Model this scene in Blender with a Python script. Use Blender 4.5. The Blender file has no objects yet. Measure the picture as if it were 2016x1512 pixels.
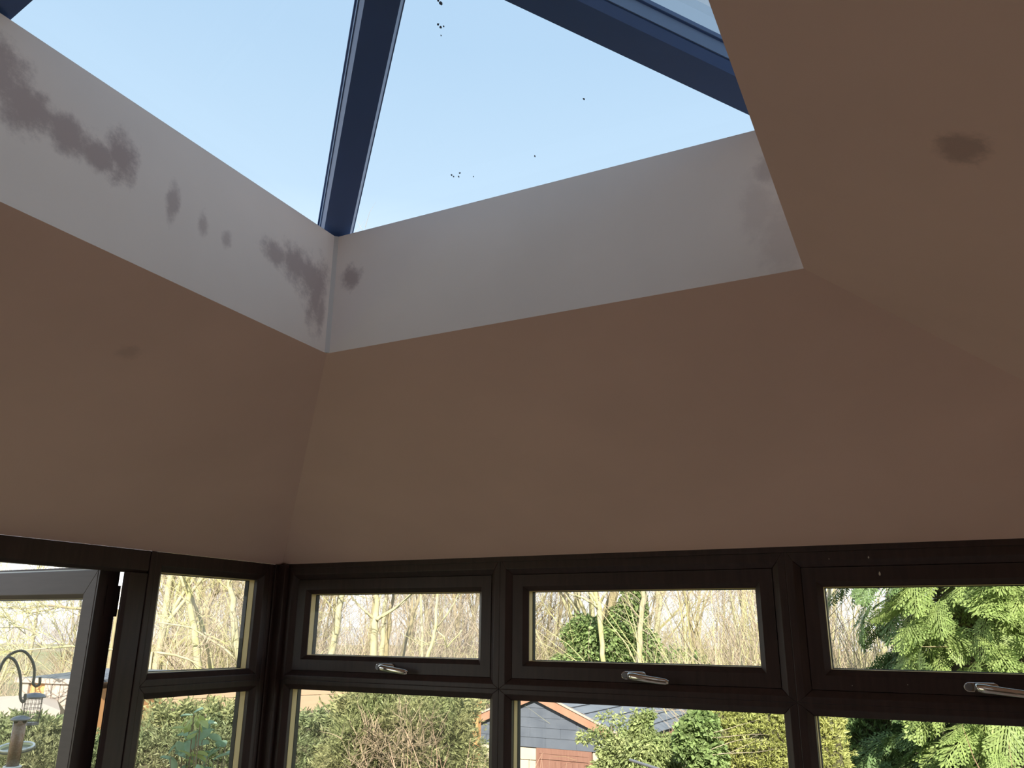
import bpy, math, random
import numpy as np
from mathutils import Vector, Matrix, Euler

# ------------------------------------------------------------------ camera, sky, sun, exposure
scn = bpy.context.scene
COL = scn.collection
CAM_LOC = Vector((1.9015, -2.0766, 1.896))
CAM_ROT = Euler((1.8715, -0.0099, 0.4666), 'XYZ')
FPX = 1574.77
cd = bpy.data.cameras.new('camera'); cd.lens = FPX / 2016 * 36; cd.sensor_width = 36; cd.sensor_fit = 'HORIZONTAL'
cd.clip_start = 0.02; cd.clip_end = 2000
cam = bpy.data.objects.new('camera', cd); COL.objects.link(cam)
cam.location = CAM_LOC; cam.rotation_euler = CAM_ROT
scn.camera = cam

world = bpy.data.worlds.new('sky'); scn.world = world; world.use_nodes = True
wn = world.node_tree.nodes; wl = world.node_tree.links
bg = wn['Background']
tc = wn.new('ShaderNodeTexCoord'); sx = wn.new('ShaderNodeSeparateXYZ'); rp = wn.new('ShaderNodeValToRGB')
wl.new(tc.outputs['Generated'], sx.inputs[0]); wl.new(sx.outputs['Z'], rp.inputs[0]); wl.new(rp.outputs[0], bg.inputs[0])
e = rp.color_ramp.elements
e[0].position = 0.0; e[0].color = (1.55, 1.60, 1.68, 1)          # bright haze low down, pale blue above
e[1].position = 0.95; e[1].color = (0.415, 0.60, 0.835, 1)
m_ = e.new(0.28); m_.color = (1.15, 1.27, 1.40, 1)
m_ = e.new(0.50); m_.color = (0.575, 0.765, 0.95, 1)
m_ = e.new(0.64); m_.color = (0.48, 0.675, 0.885, 1)
bg.inputs[1].default_value = 1.0

sd = bpy.data.lights.new('sun', 'SUN'); sd.energy = 9.8; sd.angle = 0.009; sd.color = (1.0, 0.94, 0.84)
sun = bpy.data.objects.new('sun', sd); COL.objects.link(sun)
SUN_AZ = math.radians(24); SUN_EL = math.radians(32)      # from behind the house, to the right of the camera
sdir = Vector((math.sin(SUN_AZ) * math.cos(SUN_EL), -math.cos(SUN_AZ) * math.cos(SUN_EL), math.sin(SUN_EL)))
sun.location = sdir * 30
sun.rotation_euler = (-sdir).to_track_quat('-Z', 'Y').to_euler()

vs = scn.view_settings
vs.view_transform = 'Standard'; vs.look = 'None'; vs.gamma = 1.0; vs.use_curve_mapping = False
vs.exposure = 0.13
scn.cycles.max_bounces = 10; scn.cycles.diffuse_bounces = 6; scn.cycles.transparent_max_bounces = 24

# ------------------------------------------------------------------ helpers
RM = CAM_ROT.to_matrix()
def ray(u, v):
    return RM @ Vector(((u - 1008) / FPX, -(v - 756) / FPX, -1))
def at(u, v, D):
    """point of the garden seen at photo position (u, v), D metres away over the ground"""
    d = ray(u, v); return CAM_LOC + d * (D / math.hypot(d.x, d.y))
def mpp(u, v, D):
    return (at(u + 1, v, D) - at(u, v, D)).length
def sm(a, b, x):
    t = max(0, min(1, (x - a) / (b - a))); return t * t * (3 - 2 * t)
def gz(x, y):
    d = math.hypot(x - 1.9, y + 2)
    return -0.2 - 1.95 * sm(3, 13, d)

class MB:
    def __init__(s): s.v = []; s.f = []; s.smooth = False
    def add(s, vs_, fs):
        o = len(s.v); s.v.extend(tuple(x) for x in vs_); s.f.extend(tuple(i + o for i in f) for f in fs); return s
    def box(s, a, b):
        x0, y0, z0 = (min(a[i], b[i]) for i in range(3)); x1, y1, z1 = (max(a[i], b[i]) for i in range(3))
        return s.add([(x0,y0,z0),(x1,y0,z0),(x1,y1,z0),(x0,y1,z0),(x0,y0,z1),(x1,y0,z1),(x1,y1,z1),(x0,y1,z1)],
                     [(0,3,2,1),(4,5,6,7),(0,1,5,4),(1,2,6,5),(2,3,7,6),(3,0,4,7)])
    def prism(s, A, B):
        """solid between two equal closed outlines"""
        n = len(A); fs = [(i, (i+1) % n, (i+1) % n + n, i + n) for i in range(n)]
        fs += [tuple(range(n))[::-1], tuple(range(n, 2*n))]
        return s.add(list(A) + list(B), fs)
    def tube(s, pts, rad, n=6, cap=True):
        pts = [Vector(p) for p in pts]
        if not hasattr(rad, '__len__'): rad = [rad] * len(pts)
        vs_ = []; prev = None
        for i, p in enumerate(pts):
            d = (pts[min(i+1, len(pts)-1)] - pts[max(i-1, 0)])
            d = d.normalized() if d.length > 1e-9 else Vector((0,0,1))
            if prev is None:
                a = d.cross(Vector((0.31, 0.17, 0.93)) if abs(d.z) < .9 else Vector((1, .1, 0))).normalized()
            else:
                a = (prev - d * prev.dot(d)); a = a.normalized() if a.length > 1e-6 else d.orthogonal().normalized()
            prev = a; b = d.cross(a)
            for k in range(n):
                t = 2 * math.pi * k / n
                vs_.append(p + (a * math.cos(t) + b * math.sin(t)) * rad[i])
        fs = []
        for i in range(len(pts) - 1):
            for k in range(n):
                fs.append((i*n+k, i*n+(k+1) % n, (i+1)*n+(k+1) % n, (i+1)*n+k))
        if cap and n > 3:
            fs.append(tuple(range(n))[::-1]); fs.append(tuple(range((len(pts)-1)*n, len(pts)*n)))
        return s.add(vs_, fs)
    def lathe(s, c, prof, n=20, axis='z'):
        vs_ = []
        for r, h in prof:
            for k in range(n):
                t = 2*math.pi*k/n
                vs_.append((c[0] + r*math.cos(t), c[1] + r*math.sin(t), c[2] + h))
        m = len(prof); fs = []
        for i in range(m-1):
            for k in range(n): fs.append((i*n+k, i*n+(k+1) % n, (i+1)*n+(k+1) % n, (i+1)*n+k))
        fs.append(tuple(range(n))[::-1]); fs.append(tuple(range((m-1)*n, m*n)))
        return s.add(vs_, fs)
    def mesh(s, name, mat=None, smooth=False):
        me = bpy.data.meshes.new(name); me.from_pydata(s.v, [], s.f)
        if mat: me.materials.append(mat)
        if smooth: me.polygons.foreach_set('use_smooth', [True] * len(me.polygons))
        me.update(); return me
    def build(s, name, mat, parent=None, smooth=False, bevel=0):
        return link(name, s.mesh(name, mat, smooth), parent, bevel)

def link(name, me, parent=None, bevel=0):
    o = bpy.data.objects.new(name, me); COL.objects.link(o)
    if parent: o.parent = parent
    if bevel:
        b = o.modifiers.new('bevel', 'BEVEL'); b.width = bevel; b.segments = 2; b.limit_method = 'ANGLE'
    return o
def empty(name, loc=(0, 0, 0)):
    o = bpy.data.objects.new(name, None); COL.objects.link(o); o.location = loc; o.empty_display_size = .1; return o
def tag(o, label=None, cat=None, group=None, kind=None):
    if label: o['label'] = label
    if cat: o['category'] = cat
    if group: o['group'] = group
    if kind: o['kind'] = kind
    return o
def stuff(o): o['kind'] = 'stuff'; return o

# ------------------------------------------------------------------ materials
def mat(name, col, rough=.6, metal=0.0, spec=.5, noise=None, bump=0, island=0, coords='Object', scale3=None):
    """principled; noise=(scale, colour2, low, high) mixes a second colour by noise; island=brightness spread per loose piece"""
    m = bpy.data.materials.new(name); m.use_nodes = True
    nt = m.node_tree; N = nt.nodes; L = nt.links; b = N['Principled BSDF']
    b.inputs['Roughness'].default_value = rough; b.inputs['Metallic'].default_value = metal
    b.inputs['Specular IOR Level'].default_value = spec
    b.inputs['Base Color'].default_value = (*col, 1)
    out = None
    if noise or bump:
        t = N.new('ShaderNodeTexCoord'); mp = N.new('ShaderNodeMapping'); L.new(t.outputs[coords], mp.inputs[0])
        if scale3: mp.inputs['Scale'].default_value = scale3
        nz = N.new('ShaderNodeTexNoise'); L.new(mp.outputs[0], nz.inputs[0])
        nz.inputs['Scale'].default_value = noise[0] if noise else 60; nz.inputs['Detail'].default_value = 5
        if noise:
            r = N.new('ShaderNodeValToRGB'); L.new(nz.outputs[0], r.inputs[0])
            r.color_ramp.elements[0].position = noise[2]; r.color_ramp.elements[1].position = noise[3]
            r.color_ramp.elements[0].color = (*col, 1); r.color_ramp.elements[1].color = (*noise[1], 1)
            out = r.outputs[0]
        if bump:
            bp = N.new('ShaderNodeBump'); bp.inputs['Strength'].default_value = bump; bp.inputs['Distance'].default_value = .004
            L.new(nz.outputs[0], bp.inputs['Height']); L.new(bp.outputs[0], b.inputs['Normal'])
    if island:
        g = N.new('ShaderNodeNewGeometry'); hs = N.new('ShaderNodeHueSaturation'); mr = N.new('ShaderNodeMapRange')
        mr.inputs['To Min'].default_value = 1 - island; mr.inputs['To Max'].default_value = 1 + island
        L.new(g.outputs['Random Per Island'], mr.inputs[0]); L.new(mr.outputs[0], hs.inputs['Value'])
        if out: L.new(out, hs.inputs['Color'])
        else: hs.inputs['Color'].default_value = (*col, 1)
        out = hs.outputs[0]
    if out: L.new(out, b.inputs['Base Color'])
    return m

def leafmat(name, col, col2, island=.35, nscale=3.0, trans=.35, rough=.5):
    m = mat(name, col, rough, noise=(nscale, col2, .35, .65), island=island, spec=.3)
    nt = m.node_tree; N = nt.nodes; L = nt.links; b = N['Principled BSDF']
    tr = N.new('ShaderNodeBsdfTranslucent'); mx = N.new('ShaderNodeMixShader'); mx.inputs[0].default_value = trans
    src = b.inputs['Base Color'].links[0].from_socket
    L.new(src, tr.inputs[0]); L.new(b.outputs[0], mx.inputs[1]); L.new(tr.outputs[0], mx.inputs[2])
    L.new(mx.outputs[0], N['Material Output'].inputs[0]); return m

def glassmat(name, tint, ior=1.45, refl=1.0):
    m = bpy.data.materials.new(name); m.use_nodes = True; nt = m.node_tree; N = nt.nodes; L = nt.links
    N.remove(N['Principled BSDF'])
    t = N.new('ShaderNodeBsdfTransparent'); t.inputs[0].default_value = (*tint, 1)
    g = N.new('ShaderNodeBsdfGlossy'); g.inputs['Roughness'].default_value = 0.0
    f = N.new('ShaderNodeFresnel'); f.inputs[0].default_value = ior
    mu = N.new('ShaderNodeMath'); mu.operation = 'MULTIPLY'; mu.inputs[1].default_value = refl
    mx = N.new('ShaderNodeMixShader'); L.new(f.outputs[0], mu.inputs[0]); L.new(mu.outputs[0], mx.inputs[0])
    L.new(t.outputs[0], mx.inputs[1]); L.new(g.outputs[0], mx.inputs[2]); L.new(mx.outputs[0], N['Material Output'].inputs[0])
    return m

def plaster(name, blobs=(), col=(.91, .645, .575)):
    """skimmed plaster; blobs = damp patches (centre, radii, strength) with ragged edges"""
    m = mat(name, col, .85, noise=(2.2, tuple(c * .9 for c in col), .35, .7), spec=.15, coords='Object')
    nt = m.node_tree; N = nt.nodes; L = nt.links; b = N['Principled BSDF']
    g = N.new('ShaderNodeNewGeometry')
    nz = N.new('ShaderNodeTexNoise'); nz.inputs['Scale'].default_value = 38; nz.inputs['Detail'].default_value = 8; nz.inputs['Roughness'].default_value = .72
    L.new(g.outputs['Position'], nz.inputs[0])
    nb = N.new('ShaderNodeTexNoise'); nb.inputs['Scale'].default_value = 9; nb.inputs['Detail'].default_value = 3
    L.new(g.outputs['Position'], nb.inputs[0])
    tot = None
    for c, r, s in blobs:
        a = N.new('ShaderNodeVectorMath'); a.operation = 'SUBTRACT'; L.new(g.outputs['Position'], a.inputs[0]); a.inputs[1].default_value = c
        d = N.new('ShaderNodeVectorMath'); d.operation = 'DIVIDE'; L.new(a.outputs[0], d.inputs[0]); d.inputs[1].default_value = r
        l = N.new('ShaderNodeVectorMath'); l.operation = 'LENGTH'; L.new(d.outputs[0], l.inputs[0])
        n1 = N.new('ShaderNodeMath'); n1.operation = 'MULTIPLY_ADD'; L.new(nz.outputs[0], n1.inputs[0]); n1.inputs[1].default_value = 1.7; L.new(l.outputs['Value'], n1.inputs[2])
        n2 = N.new('ShaderNodeMath'); n2.operation = 'MULTIPLY_ADD'; L.new(nb.outputs[0], n2.inputs[0]); n2.inputs[1].default_value = 1.1; L.new(n1.outputs[0], n2.inputs[2])
        mr = N.new('ShaderNodeMapRange'); mr.interpolation_type = 'SMOOTHSTEP'; L.new(n2.outputs[0], mr.inputs[0])
        mr.inputs['From Min'].default_value = 2.60; mr.inputs['From Max'].default_value = 1.75
        mr.inputs['To Min'].default_value = 0; mr.inputs['To Max'].default_value = s
        if tot is None: tot = mr.outputs[0]
        else:
            mm = N.new('ShaderNodeMath'); mm.operation = 'MAXIMUM'; L.new(tot, mm.inputs[0]); L.new(mr.outputs[0], mm.inputs[1]); tot = mm.outputs[0]
    if tot is not None:
        mx = N.new('ShaderNodeMix'); mx.data_type = 'RGBA'; L.new(tot, mx.inputs['Factor'])
        L.new(b.inputs['Base Color'].links[0].from_socket, mx.inputs['A']); mx.inputs['B'].default_value = (.30, .20, .195, 1)
        L.new(mx.outputs['Result'], b.inputs['Base Color'])
    nf = N.new('ShaderNodeTexNoise'); nf.inputs['Scale'].default_value = 14; nf.inputs['Detail'].default_value = 6
    L.new(g.outputs['Position'], nf.inputs[0])
    bp = N.new('ShaderNodeBump'); bp.inputs['Strength'].default_value = .12; bp.inputs['Distance'].default_value = .006
    L.new(nf.outputs[0], bp.inputs['Height']); L.new(bp.outputs[0], b.inputs['Normal'])
    return m

M = {}
M['frame'] = mat('rosewood_upvc', (.034, .020, .019), .42, noise=(9, (.056, .032, .030), .3, .75), scale3=(9, 9, 1), bump=.05)
M['door'] = mat('rosewood_door', (.085, .062, .060), .45, noise=(9, (.11, .080, .078), .3, .75), scale3=(1, 9, 9))
M['gold'] = mat('gold_spacer', (.78, .60, .30), .45)
M['gasket'] = mat('black_gasket', (.012, .012, .012), .6)
M['glass'] = glassmat('window_glass', (.975, .985, .975), refl=.7)
M['roofglass'] = glassmat('roof_glass', (.955, .975, .985), refl=.5)
M['bar'] = mat('blue_black_aluminium_flare', (.062, .125, .30), .38, spec=.6)  # blue of lens flare and reflected sky put into the base colour
M['barlight'] = mat('gasket_sky_sheen', (.16, .24, .40), .5)  # lightened with the blue of the reflected sky
M['chrome'] = mat('chrome', (.80, .76, .70), .10, metal=1.0)
M['plain'] = plaster('wall_plaster', col=(.72, .60, .52))
M['floor'] = mat('floor_boards', (.66, .49, .38), .45, noise=(6, (.72, .55, .44), .3, .7), scale3=(1, 12, 1))
M['rear'] = plaster('rear_wall_dark', col=(.22, .17, .14))  # unseen wall darkened so less light bounces onto the ceiling
M['white'] = mat('white_paint', (.8, .8, .78), .5)
M['speck'] = mat('plaster_speck', (.75, .72, .66), .8)
M['dirt'] = mat('glass_dirt', (.10, .10, .11), .9)
M['house'] = mat('house_render', (.78, .72, .64), .9, noise=(20, (.70, .64, .56), .3, .7))
M['ground'] = mat('garden_ground', (.10, .13, .045), .95, noise=(1.2, (.23, .17, .10), .35, .65), bump=.4)
M['field'] = mat('far_field', (.30, .25, .15), .95, noise=(.05, (.24, .25, .12), .35, .65))
M['bark'] = mat('mossy_bark', (.42, .40, .17), .9, noise=(5, (.46, .40, .26), .4, .62), bump=.5)
M['barkpale'] = mat('pale_bark', (.46, .41, .27), .9, noise=(5, (.40, .36, .20), .4, .62), bump=.5)
M['barkdark'] = mat('brown_bark', (.26, .21, .12), .9, noise=(5, (.34, .28, .15), .4, .62), bump=.5)
M['twig'] = mat('twig', (.40, .32, .23), .9, island=.3)
M['twigy'] = mat('mossy_twig', (.46, .42, .20), .9, island=.25)
M['twigbrown'] = mat('brown_twig', (.25, .19, .12), .9, island=.35)
M['twigpink'] = mat('dry_stem', (.46, .29, .20), .9, island=.3)
M['twigred'] = mat('red_twig', (.36, .20, .13), .8, island=.2)
M['ivy'] = leafmat('ivy_leaf', (.19, .27, .09), (.28, .36, .14), island=.5)
M['ivyy'] = leafmat('climber_leaf', (.28, .34, .13), (.38, .41, .18), island=.45)
M['thuja'] = leafmat('thuja_spray', (.29, .38, .12), (.39, .46, .17), island=.25, nscale=1.5)
M['thujadark'] = leafmat('thuja_shaded', (.16, .25, .10), (.20, .29, .11), island=.35, nscale=1.5)  # darker copy of the spray green, shade put into the colour
M['yhedge'] = leafmat('golden_hedge', (.53, .53, .19), (.46, .49, .17), island=.35, nscale=2)
M['dhedge'] = leafmat('dark_hedge', (.19, .24, .11), (.29, .29, .15), island=.45, nscale=2)
M['shrub'] = leafmat('evergreen_shrub', (.25, .28, .12), (.36, .33, .16), island=.45, nscale=2)
M['core'] = mat('shrub_core', (.06, .065, .03), 1.0, noise=(4, (.10, .085, .05), .3, .7))  # dark colour stands in for shade inside hedges and conifer
M['broad'] = leafmat('broad_leaf', (.34, .50, .32), (.42, .56, .38), island=0, trans=.3, rough=.35)  # brightened to make up for the house shadow on the plant
M['broady'] = leafmat('young_leaf', (.58, .62, .22), (.50, .58, .22), island=0, trans=.4, rough=.35)  # raised likewise, the plant gets no direct sun
M['slate'] = mat('grey_slate', (.085, .098, .125), .7, noise=(3, (.12, .135, .165), .3, .7))
M['roofslate'] = mat('roof_slate', (.15, .17, .205), .6, noise=(3, (.19, .21, .245), .3, .7))
M['fascia'] = mat('brown_fascia', (.34, .17, .105), .7, noise=(6, (.40, .22, .14), .3, .7))
M['mdoor'] = mat('garage_door_paint', (.22, .105, .075), .6, noise=(5, (.27, .14, .10), .3, .7), scale3=(8, 1, 1))
M['block'] = mat('pale_block', (.60, .50, .36), .95, noise=(6, (.50, .43, .32), .3, .7), bump=.6)
M['mortar'] = mat('mortar', (.36, .32, .26), .95)
M['timber'] = mat('tan_timber', (.46, .31, .20), .8, noise=(4, (.41, .28, .18), .3, .7), scale3=(1, 1, 10))
M['pale'] = mat('pale_timber', (.48, .39, .33), .8, noise=(4, (.42, .34, .28), .3, .7), scale3=(8, 8, 1))
M['orange'] = mat('orange_timber', (.60, .30, .12), .7)
M['felt'] = mat('grey_felt', (.13, .145, .165), .9)
M['canvas'] = mat('beige_canvas', (.46, .385, .33), .9)
M['wire'] = mat('dark_wire', (.10, .10, .10), .5, metal=.6)
M['galv'] = mat('feeder_metal', (.26, .26, .28), .45, metal=.6)
M['peanut'] = mat('peanuts', (.50, .29, .20), .8, noise=(160, (.62, .42, .30), .4, .6))
M['enamel'] = mat('white_enamel', (.85, .85, .82), .3)
M['enamely'] = mat('cream_enamel', (.66, .64, .34), .35)
M['water'] = mat('dish_water', (.18, .20, .14), .08)
M['tray'] = glassmat('clear_plastic', (.9, .9, .9))
M['pond'] = mat('pond_water', (.05, .06, .06), .05, spec=1.0)

# ------------------------------------------------------------------ room shell
EZ = 2.1                                     # eaves
AX, CX, BY, FY = .7947, 1.785, -.7905, -2.60  # opening of the roof lantern
H1, H2 = 2.4721, 2.7536
RX, RY = 2.58, -3.39                         # right wall, rear wall
floor = MB().box((-.06, RY - .1, -.1), (RX + .1, .06, 0)).build('floor', M['floor']); tag(floor, kind='structure')
w = empty('wall_right'); tag(w, kind='structure')
MB().box((RX, RY, 0), (RX + .12, .07, .62)).build('dwarf_wall', M['plain'], w)
MB().box((RX, RY, .62), (RX + .12, RY + .45, EZ)).build('wall_section', M['plain'], w)
MB().box((RX, -1.4, .62), (RX + .12, .07, EZ)).build('wall_section', M['plain'], w)
w = MB().box((-.1, RY - .12, 0), (RX + .12, RY, EZ)).build('wall_rear', M['rear']); tag(w, kind='structure')
hw = MB().box((-1.2, RY - .9, -.3), (9.5, RY - .13, 4.75)); w = hw.build('wall_house', M['house']); tag(w, kind='structure')  # unseen house wall; height set to shade the lantern, pale for bounce
dw = empty('wall_back'); tag(dw, kind='structure')
MB().box((0, 0, 0), (RX, .16, .62)).build('dwarf_wall', M['plain'], dw)
MB().box((-.02, -.06, .62), (RX, .10, .65)).build('sill', M['white'], dw)
dw = empty('wall_left'); tag(dw, kind='structure')
MB().box((-.16, -.52, 0), (0, 0, .62)).build('dwarf_wall', M['plain'], dw)
MB().box((-.16, RY, 0), (0, -2.2, EZ)).build('wall_section', M['plain'], dw)

ceil = empty('ceiling'); tag(ceil, kind='structure')
def slab(name, q, off, m):
    A = [Vector(p) for p in q]; B = [p + Vector(off) for p in A]
    return MB().prism(A, B).build(name, m, ceil)
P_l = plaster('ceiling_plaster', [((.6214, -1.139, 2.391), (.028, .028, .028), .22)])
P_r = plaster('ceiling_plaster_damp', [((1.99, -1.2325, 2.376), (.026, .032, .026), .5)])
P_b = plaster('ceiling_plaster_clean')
bb = [((.79, y, z), (.2, ry * 1.2, rz * 1.3), s) for y, z, ry, rz, s in (
    (-1.555, 2.660, .05, .05, .62), (-1.50, 2.632, .05, .034, .62), (-1.43, 2.628, .045, .028, .62), (-1.375, 2.622, .04, .022, .62),
    (-1.335, 2.640, .03, .035, .65), (-1.228, 2.620, .013, .034, .5), (-1.158, 2.606, .013, .022, .42), (-1.10, 2.603, .012, .016, .4),
    (-.965, 2.630, .040, .026, .55), (-.915, 2.632, .045, .036, .6), (-.865, 2.622, .045, .045, .6), (-.838, 2.60, .030, .065, .6), (-.822, 2.565, .014, .045, .55))]
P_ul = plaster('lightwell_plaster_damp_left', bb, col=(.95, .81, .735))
bb = [((x, -.79, z), (rx, .2, rz), s) for x, z, rx, rz, s in (
    (.845, 2.645, .030, .036, .6), (1.745, 2.67, .028, .035, .35), (1.715, 2.60, .03, .07, .16), (1.76, 2.53, .05, .07, .18))]
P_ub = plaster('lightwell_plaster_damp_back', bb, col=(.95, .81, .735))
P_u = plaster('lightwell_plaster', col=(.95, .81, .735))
T = .06
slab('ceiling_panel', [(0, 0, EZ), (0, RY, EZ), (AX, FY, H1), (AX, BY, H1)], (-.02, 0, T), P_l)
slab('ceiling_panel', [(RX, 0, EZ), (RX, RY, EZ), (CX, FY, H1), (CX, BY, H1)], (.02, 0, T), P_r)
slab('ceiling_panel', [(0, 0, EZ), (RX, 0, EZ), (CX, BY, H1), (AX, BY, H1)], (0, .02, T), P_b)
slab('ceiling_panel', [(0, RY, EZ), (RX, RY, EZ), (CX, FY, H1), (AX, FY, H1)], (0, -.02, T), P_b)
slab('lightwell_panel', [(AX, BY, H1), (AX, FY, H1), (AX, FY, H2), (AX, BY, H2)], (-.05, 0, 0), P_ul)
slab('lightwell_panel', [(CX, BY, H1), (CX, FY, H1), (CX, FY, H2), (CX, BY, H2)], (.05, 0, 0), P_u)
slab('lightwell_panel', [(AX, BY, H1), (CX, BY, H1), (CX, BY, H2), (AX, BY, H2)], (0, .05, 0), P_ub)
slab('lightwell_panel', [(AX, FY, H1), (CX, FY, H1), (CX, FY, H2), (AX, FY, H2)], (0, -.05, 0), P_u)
# filler run down the inside corner of the light well
MB().prism([(AX, BY - .007, H1 + .001), (AX + .007, BY, H1 + .001), (AX, BY, H1 + .001)],
           [(AX, BY - .007, H2), (AX + .007, BY, H2), (AX, BY, H2)]).build('corner_bead', plaster('bead_plaster', col=(.70, .63, .59)), ceil)
# roof deck outside over the plaster, up to the lantern
EXP = .145
def roofdeck(q): 
    A = [Vector(p) for p in q]; MB().prism(A, [p + Vector((0, 0, .04)) for p in A]).build('roof_deck', M['felt'], ceil)
x0, x1, y0, y1 = AX - EXP, CX + EXP, FY - EXP, BY + EXP
dz = H2 - .055
roofdeck([(-.25, .25, EZ + .08), (-.25, RY, EZ + .08), (x0, y0, dz), (x0, y1, dz)])
roofdeck([(RX + .25, .25, EZ + .08), (RX + .25, RY, EZ + .08), (x1, y0, dz), (x1, y1, dz)])
roofdeck([(-.25, .25, EZ + .08), (RX + .25, .25, EZ + .08), (x1, y1, dz), (x0, y1, dz)])
roofdeck([(-.25, RY, EZ + .08), (RX + .25, RY, EZ + .08), (x1, y0, dz), (x0, y0, dz)])

# ------------------------------------------------------------------ roof lantern
lan = empty('roof_lantern', (0, 0, 0))
tag(lan, 'dark blue-framed glass roof lantern above the plastered ceiling opening', 'skylight')
HWX = (CX - AX) / 2; KZ = .174; PZ = H2 + .060          # glass height over the opening's edge, and rise
SL = KZ / HWX
XM = (AX + CX) / 2; APZ = PZ + KZ
YB, YF = BY - HWX, FY + HWX                              # ridge ends
def gzl(dx): return PZ - dx * SL                          # height at an outward distance dx from the opening edge
E0 = EXP - .02; ZE = gzl(E0)
cor = {'bl': Vector((AX - E0, BY + E0, ZE)), 'br': Vector((CX + E0, BY + E0, ZE)), 'fl': Vector((AX - E0, FY - E0, ZE)), 'fr': Vector((CX + E0, FY - E0, ZE))}
A1, A2 = Vector((XM, YB, APZ)), Vector((XM, YF, APZ))
def bar(name, p, q, up=Vector((0, 0, 1)), wid=.080, m='bar', offs=0.0):
    d = (q - p).normalized(); s = d.cross(up).normalized(); n = s.cross(d)      # n points up
    k = wid / .080
    prof = [(-.029*k, -.050), (.029*k, -.050), (.036*k, -.034), (.036*k, -.006), (.042*k, -.004), (.042*k, .004), (.026*k, .022), (-.026*k, .022), (-.042*k, .004), (-.042*k, -.004), (-.036*k, -.006), (-.036*k, -.034)]
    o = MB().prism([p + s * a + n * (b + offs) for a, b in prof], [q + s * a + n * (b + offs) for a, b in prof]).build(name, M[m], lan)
    for sg in (-1, 1):          # gasket strips along both edges, pale blue sky reflection put into the colour
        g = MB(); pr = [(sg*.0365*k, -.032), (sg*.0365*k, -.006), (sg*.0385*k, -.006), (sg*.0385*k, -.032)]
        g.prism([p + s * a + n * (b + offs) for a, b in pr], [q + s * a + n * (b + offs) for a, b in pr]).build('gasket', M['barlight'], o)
    return o
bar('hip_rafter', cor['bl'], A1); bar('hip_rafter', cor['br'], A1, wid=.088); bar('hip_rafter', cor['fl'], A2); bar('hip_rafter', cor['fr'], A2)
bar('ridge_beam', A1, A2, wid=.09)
JY = -1.566
for sx_ in (-1, 1):
    xe = AX - E0 if sx_ < 0 else CX + E0
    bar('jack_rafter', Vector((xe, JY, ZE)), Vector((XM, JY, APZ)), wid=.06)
def pane3(pts):
    A = [Vector(p) for p in pts]; nrm = (A[1] - A[0]).cross(A[2] - A[0]).normalized()
    if nrm.z < 0: nrm = -nrm
    o = MB(); o.add([p + nrm * .006 for p in A], [tuple(range(len(A)))])
    return o.build('glass_pane', M['roofglass'], lan)
pane3([cor['bl'], cor['br'], A1]); pane3([cor['fl'], cor['fr'], A2])
for s, c1, c2 in ((-1, 'bl', 'fl'), (1, 'br', 'fr')):
    xe = cor[c1].x
    pane3([cor[c1], A1, (XM, JY, APZ), (xe, JY, ZE)]); pane3([(xe, JY, ZE), (XM, JY, APZ), A2, cor[c2]])
fr = MB()
for a_, b_ in (('bl', 'br'), ('br', 'fr'), ('fr', 'fl'), ('fl', 'bl')):
    p, q = cor[a_], cor[b_]; d = (q - p).normalized(); s = d.cross(Vector((0, 0, 1)))
    s2 = s if (Vector((XM, (FY+BY)/2, 0)) - p).dot(s) > 0 else -s
    pr = [(-.03, -.035), (.012, -.035), (.012, -.006), (-.03, .012)]
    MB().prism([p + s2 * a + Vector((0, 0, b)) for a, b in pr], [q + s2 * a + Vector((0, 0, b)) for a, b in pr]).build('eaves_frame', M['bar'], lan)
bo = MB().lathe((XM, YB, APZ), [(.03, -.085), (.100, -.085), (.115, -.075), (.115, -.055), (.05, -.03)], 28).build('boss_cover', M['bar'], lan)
MB().lathe((XM, YB, APZ), [(.115, -.066), (.121, -.064), (.121, -.058), (.115, -.056)], 28).build('rim', M['galv'], bo)
rs = random.Random(4)
def on_back_glass(u, v):
    d = ray(u, v); n = Vector((0, SL, 1)); t = n.dot(Vector((0, BY, PZ)) - CAM_LOC) / n.dot(d); return CAM_LOC + d * t
for (u, v, r) in ((856, 3, .002), (862, 9, .0025), (867, 15, .003), (862, 56, .0022), (867, 62, .002), (873, 60, .0015), (868, 78, .0012), (889, 352, .002), (905, 348, .002), (893, 355, .0015), (903, 355, .0017), (1150, 203, .0022), (1053, 315, .002), (932, 355, .0015)):
    c = on_back_glass(u, v) + Vector((0, 0, .0085)); b = MB(); pts = []
    for k in range(8):
        t = k * math.pi / 4; rr = r * rs.uniform(.6, 1.3); pts.append(c + Vector((rr * math.cos(t), rr * math.sin(t), -SL * rr * math.sin(t))))
    b.prism(pts, [p + Vector((0, 0, .001)) for p in pts]).build('dirt_speck', M['dirt'], lan)

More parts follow.
